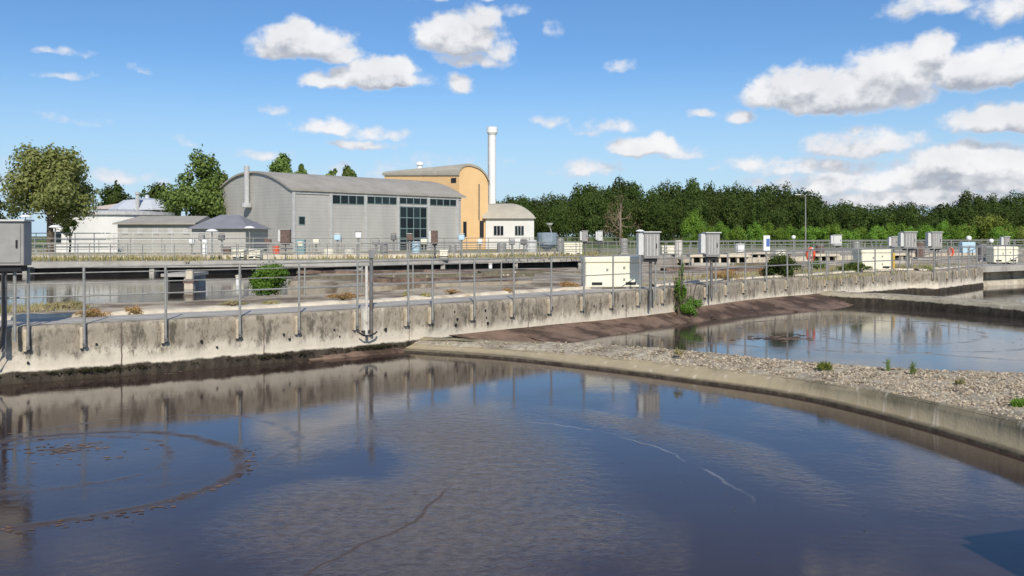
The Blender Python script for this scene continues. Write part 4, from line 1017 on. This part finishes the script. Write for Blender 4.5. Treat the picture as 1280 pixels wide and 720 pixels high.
fs += [tuple(2*i+1 for i in range(nn_))[::-1], tuple(2*i for i in range(nn_)), (0, 1, 2*nn_-1, 2*nn_-2)]
f.add(vs, fs).build('roof', M['roof_tan'], wb)
for a, b_ in ((617, 629.5), (643.5, 655)):
    x0, x1 = XA(a, 116)-XA(607, 116), XA(b_, 116)-XA(607, 116); z0, z1 = ZA(294.5, 116)-GZ, ZA(282, 116)-GZ
    fr = MB().box(x0, x1, -.06, -.005, z0, z1).build('window', M['clad_trim'], wb)
    for k in range(3): MB().box(x0+(x1-x0)*k/3+.04, x0+(x1-x0)*(k+1)/3-.04, -.08, -.062, z0+.06, z1-.06).build('pane', M['glass'], fr)

# round storage tank, shed, hip roof, domed building at left
RT = 92; r0 = root('storage_tank', (XA(152, RT), RT, GZ), 'wide round pale concrete storage tank behind the left railing', 'tank')
rad = 4.9; zt = ZA(264, RT-rad)-GZ
MB().lathe([(rad, -.1), (rad, zt-.35)], 40).build('tank_wall', M['render_w'], r0, smooth=True)
MB().lathe([(rad+.02, zt-.35), (rad+.28, zt-.33), (rad+.28, zt), (rad-.2, zt+.02), (.001, zt+.35)], 40).build('rim', M['clad_trim'], r0)
for a in np.linspace(-2.8, -.3, 9):
    MB().tube([(rad*math.cos(a)*1.0, rad*math.sin(a), zt), (rad*math.cos(a), rad*math.sin(a), zt+.35)], .03, 5).build('rim_stanchion', M['galv'], r0)
SH = 80; r0 = root('grey_shed', (XA(147, SH), SH, GZ), 'long low grey shed in front of the round storage tank', 'shed')
W = XA(242, SH)-XA(147, SH); ev = ZA(279, SH)-GZ; rg_ = ZA(270, SH+3)-GZ
MB().box(0, W, 0, 5.6, -.2, ev).build('wall', M['clad'], r0)
f = MB(); f.add([(-.3, -.4, ev), (W+.3, -.4, ev), (W+.3, 2.8, rg_), (.9, 2.8, rg_), (-.3, 6, ev), (W+.3, 6, ev), (-.3, -.4, ev-.12), (W+.3, -.4, ev-.12)], [(0, 1, 2, 3), (3, 2, 5, 4), (0, 3, 4), (1, 5, 2), (6, 7, 1, 0)]); f.build('roof', M['roof'], r0, fixn=False)
for k in range(5): MB().box(W*(k+.3)/5, W*(k+.7)/5, -.05, -.004, ev-1.0, ev-.45).build('louvre', M['clad_trim'], r0)
HP = 78; r0 = root('hip_roof_shed', (XA(232, HP), HP, GZ), 'low shed with a broad grey hip roof left of the grey hall', 'shed')
W = XA(311, HP)-XA(232, HP); ev = ZA(286, HP)-GZ; rg_ = ZA(268.5, HP+4)-GZ
MB().box(.4, W-.4, .4, 7.6, -.2, ev).build('wall', M['clad'], r0)
f = MB(); f.add([(0, 0, ev), (W, 0, ev), (W, 8, ev), (0, 8, ev), (W*.32, 4, rg_), (W*.62, 4, rg_)], [(0, 1, 5, 4), (1, 2, 5), (2, 3, 4, 5), (3, 0, 4), (0, 3, 2, 1)]); f.build('roof', mat('slate_roof', (.24, .245, .26), .7, 0, .1, 1), r0, fixn=False)
DM = 108; r0 = root('domed_building', (XA(184, DM), DM, GZ), 'white building with a faceted shallow roof and window band behind the round tank', 'building')
z0, z1, z2 = ZA(263, DM)-GZ, ZA(256, DM)-GZ, ZA(247.5, DM)-GZ
f = MB().lathe([(3.9, 0), (3.9, z0)], 12); f.build('wall', M['render_w'], r0)
f = MB().lathe([(4.3, z0-.05), (4.3, z0+.08), (2.7, z1+.5), (.25, z2), (.25, z2+.35), (.001, z2+.4)], 12); f.build('roof', mat('white_metal_roof', (.55, .58, .62), .5, .1, .06, 1), r0)
for k in range(12):
    a = -math.pi*(k+.5)/12; p = Vector((3.93*math.cos(a), 3.93*math.sin(a)))
    MB().box(-.34, .34, -.04, .03, z0-.62, z0-.12).build('window', M['glass'], r0); o = bpy.context.scene.collection.objects[-1]
    o.location = (p.x, p.y, 0); o.rotation_euler = (0, 0, a+math.pi/2)
r0 = root('long_low_building', (XA(120, 114), 114, GZ), 'low building with a pinkish sloping roof left of the faceted white roof', 'building')
W = XA(172, 114)-XA(120, 114); MB().box(0, W, 0, 5, 0, ZA(262, 114)-GZ).build('wall', M['render_w'], r0)
za, zb_ = ZA(259, 114)-GZ, ZA(251, 114)-GZ
MB().add([(-.2, -.3, za-.25), (W, -.3, za-.25), (W, -.3, zb_), (-.2, -.3, za), (-.2, 5.3, za-.25), (W, 5.3, za-.25), (W, 5.3, zb_), (-.2, 5.3, za)], [(0, 1, 2, 3), (4, 7, 6, 5), (3, 2, 6, 7), (0, 4, 5, 1), (1, 5, 6, 2), (0, 3, 7, 4)]).build('roof', mat('pinkish_roof', (.50, .44, .42), .7), r0)
r0 = root('vent_stack', (XA(172, 104), 104, GZ), 'thin pale vent stack left of the faceted white roof', 'stack')
zt = ZA(240, 104)-GZ; MB().lathe([(.22, 0), (.22, zt-.3), (.30, zt-.28), (.30, zt), (.001, zt+.05)], 10).build('stack', M['clad_trim'], r0)
r0 = root('white_annex', (XA(60, 88), 88, GZ), 'bright white annex behind the yellow-green shrub at left', 'building')
W = XA(97, 88)-XA(60, 88); MB().box(0, W, 0, 5, -.1, ZA(268, 88)-GZ).build('wall', M['render_w'], r0); MB().box(-.2, W+.2, -.2, 5.2, ZA(268, 88)-GZ+.003, ZA(268, 88)-GZ+.2).build('roof', M['clad_trim'], r0)
MB().box(W*.15, W*.45, -.04, -.004, .9, 2.1).build('window', M['glass'], r0)

# ---------------------------------------------------------------- vegetation
def crown_mesh(rx, ry, rz, n, leaf, seed, clumps=26, lump=.42, low=.0, spread=.13):
    rg = np.random.default_rng(seed)
    # clump centres inside the crown, biased to its shell
    d = rg.normal(size=(clumps, 3)); d /= np.linalg.norm(d, axis=1)[:, None]
    r = rg.uniform(.35, .92, clumps)[:, None]; cc = d*r; cc[:, :2] *= np.where(cc[:, 2:] < 0, 1.18, 1.0); cc[:, 2] = np.where(cc[:, 2] < -.72, -.72+low, cc[:, 2])
    cr = rg.uniform(.22, lump, clumps)
    k = rg.choice(clumps, n, p=(cr**2/np.sum(cr**2)))
    dd = rg.normal(size=(n, 3)); dd /= np.linalg.norm(dd, axis=1)[:, None]
    rad_ = cr[k]*(rg.uniform(.5, 1.0, n)+rg.normal(0, spread, n))
    p = cc[k]+dd*rad_[:, None]
    p[:, :2] *= (1-.30*np.clip(p[:, 2:], 0, 1))
    p = p*np.array((rx, ry, rz))
    nn = dd*.9+p/np.array((rx, ry, rz))*.5+rg.normal(0, .55, (n, 3)); nn /= np.linalg.norm(nn, axis=1)[:, None]
    ax = rg.normal(size=(n, 3)); u = np.cross(nn, ax); u /= np.linalg.norm(u, axis=1)[:, None]; v = np.cross(nn, u)
    s = leaf*rg.uniform(.6, 1.3, n)[:, None]
    V = np.stack([p-u*s*.5, p-v*s*.32+u*s*.05, p+u*s*.55, p+v*s*.36], 1).reshape(-1, 3)
    me = bpy.data.meshes.new('crown')
    me.vertices.add(len(V)); me.vertices.foreach_set('co', V.ravel())
    me.loops.add(4*n); me.loops.foreach_set('vertex_index', np.arange(4*n, dtype=np.int32))
    me.polygons.add(n); me.polygons.foreach_set('loop_start', np.arange(0, 4*n, 4, dtype=np.int32))
    me.update(calc_edges=True); me.validate()
    return me, cc*np.array((rx, ry, rz))
def trunk_mb(h_, r_, targets, seed=0):
    rg = random.Random(seed); mb = MB()
    mb.tube([(0, 0, -.2), (rg.uniform(-.05, .05)*h_, 0, h_*.45), (rg.uniform(-.04, .04)*h_, rg.uniform(-.04, .04)*h_, h_)], [r_, r_*.75, r_*.3], 8)
    for t_ in targets:
        s = Vector((0, 0, rg.uniform(.35, .8)*h_)); e = Vector(t_); m_ = s.lerp(e, .5)+Vector((0, 0, -.05*h_))
        mb.tube([s, m_, e], [r_*.35, r_*.22, r_*.06], 5)
    return mb
def tree(loc, rx, rz, zc_, n, leaf, lm, label_, seed, grp=None, clumps=26, lump=.42, name='tree'):
    r0 = root(name, loc, label_, 'tree', grp)
    me, cc = crown_mesh(rx, rx, rz, n, leaf, seed, clumps, lump)
    me.materials.append(L[lm]); o = bpy.data.objects.new('crown', me); COL.objects.link(o); o.parent = r0; o.location = (0, 0, zc_)
    trunk_mb(zc_+rz*.3, rx*.07+.05, [(c[0], c[1], c[2]+zc_) for c in cc[:7]], seed).build('trunk', M['bark'], r0)
    return r0
def tree_px(px0, px1, pytop, pybot, Y, n, leaf, lm, label_, seed, **kw):
    X = XA((px0+px1)/2, Y); rx = (px1-px0)/2/F*Y/1.02; zt = ZA(pytop, Y)-GZ; zb_ = max(ZA(pybot, Y)-GZ, .6)
    return tree((X, Y, GZ), rx, (zt-zb_)/2/.98, (zt+zb_)/2, n, leaf, lm, label_, seed, **kw)
tree_px(4, 122, 172, 296, 70, 15000, .26, 'near', 'big broad olive-green tree at the left, before the storage tank', 11, clumps=46, lump=.36)
tree_px(208, 294, 192, 292, 100, 9000, .36, 'mid', 'tall green tree left of the grey hall', 12, clumps=36, lump=.36)
tree_px(117, 162, 226, 290, 150, 3500, .5, 'forest', 'dark round tree between the olive tree and the faceted roof', 13)
tree_px(148, 176, 244, 290, 160, 2200, .5, 'forest', 'small dark tree behind the thin vent stack', 14)
tree_px(172, 216, 224, 290, 150, 3500, .5, 'forest', 'dark tree just left of the tall green tree', 15)
tree_px(320, 378, 198, 246, 140, 8000, .42, 'mid', 'tree top showing above the grey hall roof, left', 16, clumps=20)
tree_px(364, 390, 208, 244, 142, 4000, .42, 'mid', 'narrow tree top above the hall roof beside the larger one', 17)
tree_px(400, 430, 212, 244, 150, 4000, .42, 'mid', 'small tree top above the middle of the hall roof', 18)
tree_px(416, 452, 208, 246, 155, 5000, .42, 'mid', 'tree top above the hall roof, nearest the yellow building', 19)
tree_px(-40, 26, 243, 298, 150, 3500, .5, 'forest', 'dark tree behind the left edge cabinet', 20)
tree_px(-90, -20, 235, 298, 130, 3500, .5, 'forest', 'dark tree beyond the left edge', 21)
tree_px(76, 97, 270, 297, 74, 1800, .13, 'olive', 'yellow-green shrub beside the round storage tank', 22, name='shrub')

# woods: individual trees, sharing eight crown meshes
protos = []
for s in range(8):
    me, cc = crown_mesh(1, 1, 1, 3600, .095, 100+s, 22 if s % 2 else 30, .52 if s % 2 else .46, spread=.07); me.materials.append(L['forest']); protos.append((me, cc))
tr_mesh = []
for s, (me, cc) in enumerate(protos):
    o = trunk_mb(1.0, .05, [(c[0]*.9, c[1]*.9, 1.0+c[2]*.5) for c in cc[:5]], s).build('trunk', M['bark']); tr_mesh.append(o.data); bpy.data.objects.remove(o)
prof_x = [600, 622, 650, 700, 730, 742, 760, 775, 800, 860, 900, 950, 1000, 1020, 1036, 1050, 1074, 1084, 1092, 1110, 1138, 1150, 1166, 1182, 1200, 1222, 1250, 1280, 1350]
prof_y = [246, 245, 243, 240, 228, 226, 236, 224, 230, 225, 227, 228, 233, 236, 250, 249, 252, 264, 258, 251, 252, 262, 264, 255, 243, 240, 242, 237, 236]
cnt = 0; words = []
def place_name(px):
    marks = [(607, 'behind the white chimney'), (640, 'behind the small white building'), (690, 'behind the small dish'), (730, 'behind the first pale cabinets'), (770, 'behind the bare brown tree'), (805, 'behind the ribbed cabinet'), (840, 'between the two tall cabinets'), (870, 'behind the light round bush'), (905, 'above the start of the hedge'), (957, 'above the blue sign'), (1007, 'behind the tall lamp post'), (1046, 'above the twin cabinet'), (1090, 'above the second cream chest'), (1136, 'above the right cabinets'), (1180, 'above the red lifebuoy'), (1211, 'behind the globe lamp'), (1250, 'above the third cream chest'), (1290, 'at the right edge')]
    m_ = min(marks, key=lambda m_: abs(m_[0]-px)); d = px-m_[0]; w_ = m_[1].replace('behind ', '').replace('above ', '').replace('between ', 'the gap between ')
    if abs(d) <= 5: return m_[1]
    side = 'left' if d < 0 else 'right'
    if m_[1] == 'at the right edge': return 'near the right edge' if d < 0 else 'past the right edge'
    return f"{'a little' if abs(d) < 11 else 'some way' if abs(d) < 18 else 'well'} {side} of {w_}"
def wood_tree(px, Y, wpx, pytop, kindlab, lm=None, low=None):
    global cnt
    X = XA(px, Y); rx = wpx/2/F*Y; ztop = ZA(pytop, Y)-GZ; zlow = low if low is not None else ztop*.12; rz = (ztop-zlow)/2; k = random.randrange(8)
    r0 = root('woodland_tree', (X, Y, GZ), f'{kindlab} {place_name(px)}', 'tree', 'trees of the wood')
    me = protos[k][0]
    o = bpy.data.objects.new('crown', me); COL.objects.link(o); o.parent = r0; o.location = (0, 0, zlow+rz); o.scale = (rx*1.05, rx*1.05, rz*1.05); o.rotation_euler = (0, 0, random.uniform(0, 6.28))
    t_ = bpy.data.objects.new('trunk', tr_mesh[k]); COL.objects.link(t_); t_.parent = r0; t_.scale = (rx*.8, rx*.8, zlow+rz*.9)
    if lm: o.material_slots[0].link = 'OBJECT'; o.material_slots[0].material = L[lm]
    cnt += 1
for px in np.arange(604, 1320, 15):
    p_ = px+random.uniform(-4, 4); wood_tree(p_, 222+random.uniform(-8, 8), random.uniform(42, 60), np.interp(p_, prof_x, prof_y)+random.uniform(-1.5, 4), 'tall dark skyline tree')
for px in np.arange(610, 1320, 22):
    p_ = px+random.uniform(-6, 6); wood_tree(p_, 200+random.uniform(-6, 6), random.uniform(34, 48), np.interp(p_, prof_x, prof_y)+random.uniform(8, 18), 'dark middle-row tree')
for px in np.arange(606, 1320, 24):
    p_ = px+random.uniform(-6, 6); wood_tree(p_, 184+random.uniform(-5, 5), random.uniform(32, 44), np.interp(p_, prof_x, prof_y)*.45+265*.55+random.uniform(-6, 6), 'low front-row tree', low=.2)
for px in (1250, 1210, 1185): wood_tree(px, 176, 46, {1250: 252, 1210: 256, 1185: 262}[px], 'broad dark forward tree')
wood_tree(868, 172, 34, 263, 'light green rounded tree', 'bright', .3)
wood_tree(1237, 150, 50, 264, 'yellow-green rounded bush tree', 'olive', .2)
wood_tree(1275, 150, 34, 282, 'smaller yellow-green bush', 'olive', .1)
# hedge of bright shrubs
for px in np.arange(872, 1330, 17):
    p_ = px+random.uniform(-4, 4); Y = 150+random.uniform(-8, 8)
    X = XA(p_, Y); r0 = root('hedge_shrub', (X, Y, GZ), f'bright green hedge shrub {place_name(p_)}', 'shrub', 'shrubs of the bright green hedge')
    k = random.randrange(8); o = bpy.data.objects.new('crown', protos[k][0]); COL.objects.link(o); o.parent = r0
    zt = ZA(279+random.uniform(-2, 5), Y)-GZ; o.location = (0, 0, zt*.42); o.scale = (2.1, 1.8, zt*.6); o.rotation_euler = (0, 0, random.uniform(0, 6)); o.material_slots[0].link = 'OBJECT'; o.material_slots[0].material = L['bright']
# bare brown tree in front of the wood
r0 = root('bare_tree', (XA(775, 165), 165, GZ), 'bare brown tree standing before the wood', 'tree')
me, cc = crown_mesh(3.4, 3.4, 4.2, 700, .3, 77, 20, .3); me.materials.append(L['dead'])
o = bpy.data.objects.new('twigs', me); o['kind'] = 'stuff'; COL.objects.link(o); o.parent = r0; o.location = (0, 0, 5.2)
trunk_mb(8, .25, [(c[0], c[1], c[2]+5.2) for c in cc[:16]], 5).build('trunk', mat('pale_bark', (.26, .20, .15), .9), r0)

# bushes and weeds
def bush(px, pyb, pyt, wpx, z, lm, label_, n=1500, leaf=.06, seed=1, name='bush'):
    n = int(n*2.8); leaf *= .82
    X, Y = G(px, pyb, z); hgt = ZA(pyt, Y)-z; rx = wpx/2/F*Y
    r0 = root(name, (X, Y, z), label_, 'bush' if name == 'bush' else 'plant')
    me, cc = crown_mesh(rx, rx*.8, hgt*.56, n, leaf, seed, 30, .52, spread=.2); me.materials.append(L[lm])
    o = bpy.data.objects.new('foliage', me); COL.objects.link(o); o.parent = r0; o.location = (0, 0, hgt*.5)
    mb = MB()
    for c in cc[:8]: mb.tube([(0, 0, -.05), (c[0]*.4, c[1]*.4, hgt*.3), (c[0], c[1], c[2]+hgt*.5)], [.02, .014, .006], 5)
    mb.build('stems', M['bark'], r0)
bush(336, 367, 328, 50, .93, 'bush', 'green bush beside the low railing in the left yard', 3200, .075, 31)
bush(737, 361, 342, 15, .95, 'bush', 'small green bush at the left foot of the big cream chest', 700, .05, 32)
bush(975, 346, 318, 44, 1.0, 'forest', 'dark bush left of the orange lifebuoy', 1800, .09, 33)
bush(1066, 340, 328, 34, 1.0, 'mid', 'low bush before the second cream chest', 900, .09, 34)
bush(1160, 362, 335, 30, .1, 'near', 'grey-green bush growing out of the wall at right', 1400, .08, 35)
bush(1022, 336, 324, 26, 1.0, 'mid', 'low green plants under the orange lifebuoy', 500, .09, 36)
bush(958, 345, 334, 26, 1.0, 'dry', 'rust-coloured dry plants left of the dark bush', 500, .07, 37, 'dry_plant')
bush(905, 350, 337, 46, 1.0, 'dry', 'orange dry plants behind the railing, right of the post cabinet', 900, .05, 38, 'dry_plant')
bush(713, 362, 352, 32, .95, 'dry', 'orange dry plants left of the big cream chest', 700, .045, 39, 'dry_plant')
bush(428, 373, 366, 40, 1.0, 'dry', 'low orange dry weeds behind the kerb, left of the pipes', 600, .04, 40, 'dry_plant')
bush(508, 374, 364, 9, 1.0, 'straw', 'yellow weed at a railing post right of the pipes', 220, .04, 41, 'weed')
bush(532, 373, 366, 14, 1.0, 'straw', 'yellow weeds behind the kerb, right of the pipes', 250, .04, 42, 'weed')
bush(566, 368, 362, 22, 1.0, 'dry', 'orange weeds behind the kerb, centre', 300, .04, 43, 'dry_plant')
bush(635, 367, 361, 18, 1.0, 'dry', 'brown weeds behind the kerb, left of the dry orange plants', 260, .04, 44, 'dry_plant')
bush(166, 393, 382, 26, 1.0, 'dry', 'rusty orange weed tuft between the two leftmost posts', 500, .035, 45, 'dry_plant')
bush(115, 396, 386, 44, 1.0, 'dry', 'orange weeds lying over the kerb at the left', 600, .035, 46, 'dry_plant')
bush(85, 384, 378, 60, .95, 'straw', 'pale straw tufts in the left yard', 600, .04, 47, 'weed')
bush(290, 382, 376, 34, 1.0, 'straw', 'straw weeds over the kerb below the green bush', 400, .035, 48, 'weed')
bush(340, 381, 376, 26, 1.0, 'straw', 'yellow-green weeds over the kerb right of the straw weeds', 300, .035, 49, 'weed')
# tall weeds on the wall corner
X, Y = WP(TE-.1, -.3)
r0 = root('tall_weeds', (X, Y, .05), 'tall green and rusty weeds growing at the corner of the two walls', 'plant')
me, cc = crown_mesh(.24, .22, .85, 1500, .05, 51, 22, .3); me.materials.append(L['bush']); o = bpy.data.objects.new('foliage', me); COL.objects.link(o); o.parent = r0; o.location = (-.1, 0, .95)
me, cc2 = crown_mesh(.48, .36, .32, 2000, .05, 52, 14, .5); me.materials.append(L['bush']); o = bpy.data.objects.new('foliage', me); COL.objects.link(o); o.parent = r0; o.location = (.2, 0, .35)
mb = MB()
for k in range(22):
    a = random.uniform(-.5, .5); hh = random.uniform(.8, 2.0); mb.tube([(a*.4, random.uniform(-.1, .1), -.1), (a*.6, 0, hh*.5), (a, random.uniform(-.15, .15), hh)], [.012, .009, .004], 4)
mb.build('stalks', M['bark'], r0)
# weeds on the gravel
def weed(px, py, z, hh, ww, lm, label_, n=160, seed=0):
    X, Y = G(px, py, z); tm = tuft_mesh('w', n, ww, ww*.8, hh, .008, .07, 2.2, seed)
    o = tm.build('weed', L[lm], fixn=False); o.location = (X, Y, z-.01); tag(o, label_, 'weed')
weed(1031, 461, .38, .10, .12, 'olive', 'yellow-green weed tuft on the divider gravel, left of the two dark sprigs', 260, 1)
weed(1110, 464, .38, .22, .03, 'mid', 'left one of two dark sprigs on the divider', 70, 2)
weed(1141, 468, .38, .22, .04, 'mid', 'right one of two dark sprigs on the divider', 80, 3)
weed(1275, 508, .38, .10, .10, 'bright', 'green weed tuft on the gravel at the right edge', 200, 4)
weed(1200, 480, .38, .05, .06, 'straw', 'dry straw tuft in the pale gravel', 100, 5)
weed(848, 443, .36, .08, .08, 'straw', 'straw tuft on the divider below the wall weeds', 120, 6)
# dry grass ground cover beyond the walkway
gmb = MB(); rg = random.Random(3)
def scatter(n, fx, z, hmin, hmax, wd):
    for k in range(n):
        x, y = fx(); hh = rg.uniform(hmin, hmax); a = rg.uniform(0, 3.14); c_, s_ = math.cos(a)*wd, math.sin(a)*wd; lx, ly = rg.uniform(-.3, .3)*hh, rg.uniform(-.3, .3)*hh
        gmb.add([(x-c_, y-s_, z), (x+c_, y+s_, z), (x+lx, y+ly, z+hh)], [(0, 1, 2)])
scatter(5000, lambda: (rg.uniform(-48, -20), rg.uniform(56, 70)), .93, .15, .5, .07)
scatter(5000, lambda: (rg.uniform(-25, 8), rg.uniform(64, 84)), .93, .1, .4, .07)
scatter(3500, lambda: WP(rg.uniform(-8, 2), rg.uniform(4.2, 6.4)), .93, .04, .16, .012)
scatter(3000, lambda: WP(rg.uniform(-5, 20), 1.7+abs(rg.gauss(0, .25))), .95, .03, .12, .012)
scatter(4000, lambda: (lambda t_, o_: (7+t_*.66+o_, 33.5+t_*.74))(rg.uniform(0, 22), rg.uniform(-2, 5)), .93, .05, .22, .02)
tag(gmb.build('dry_grass', L['straw'], fixn=False), 'dry yellowish grass covering the yards between the basins', 'grass', kind='stuff')
print('objects', len(bpy.data.objects), 'tris', sum(len(o.data.polygons) for o in bpy.data.objects if o.type == 'MESH'))
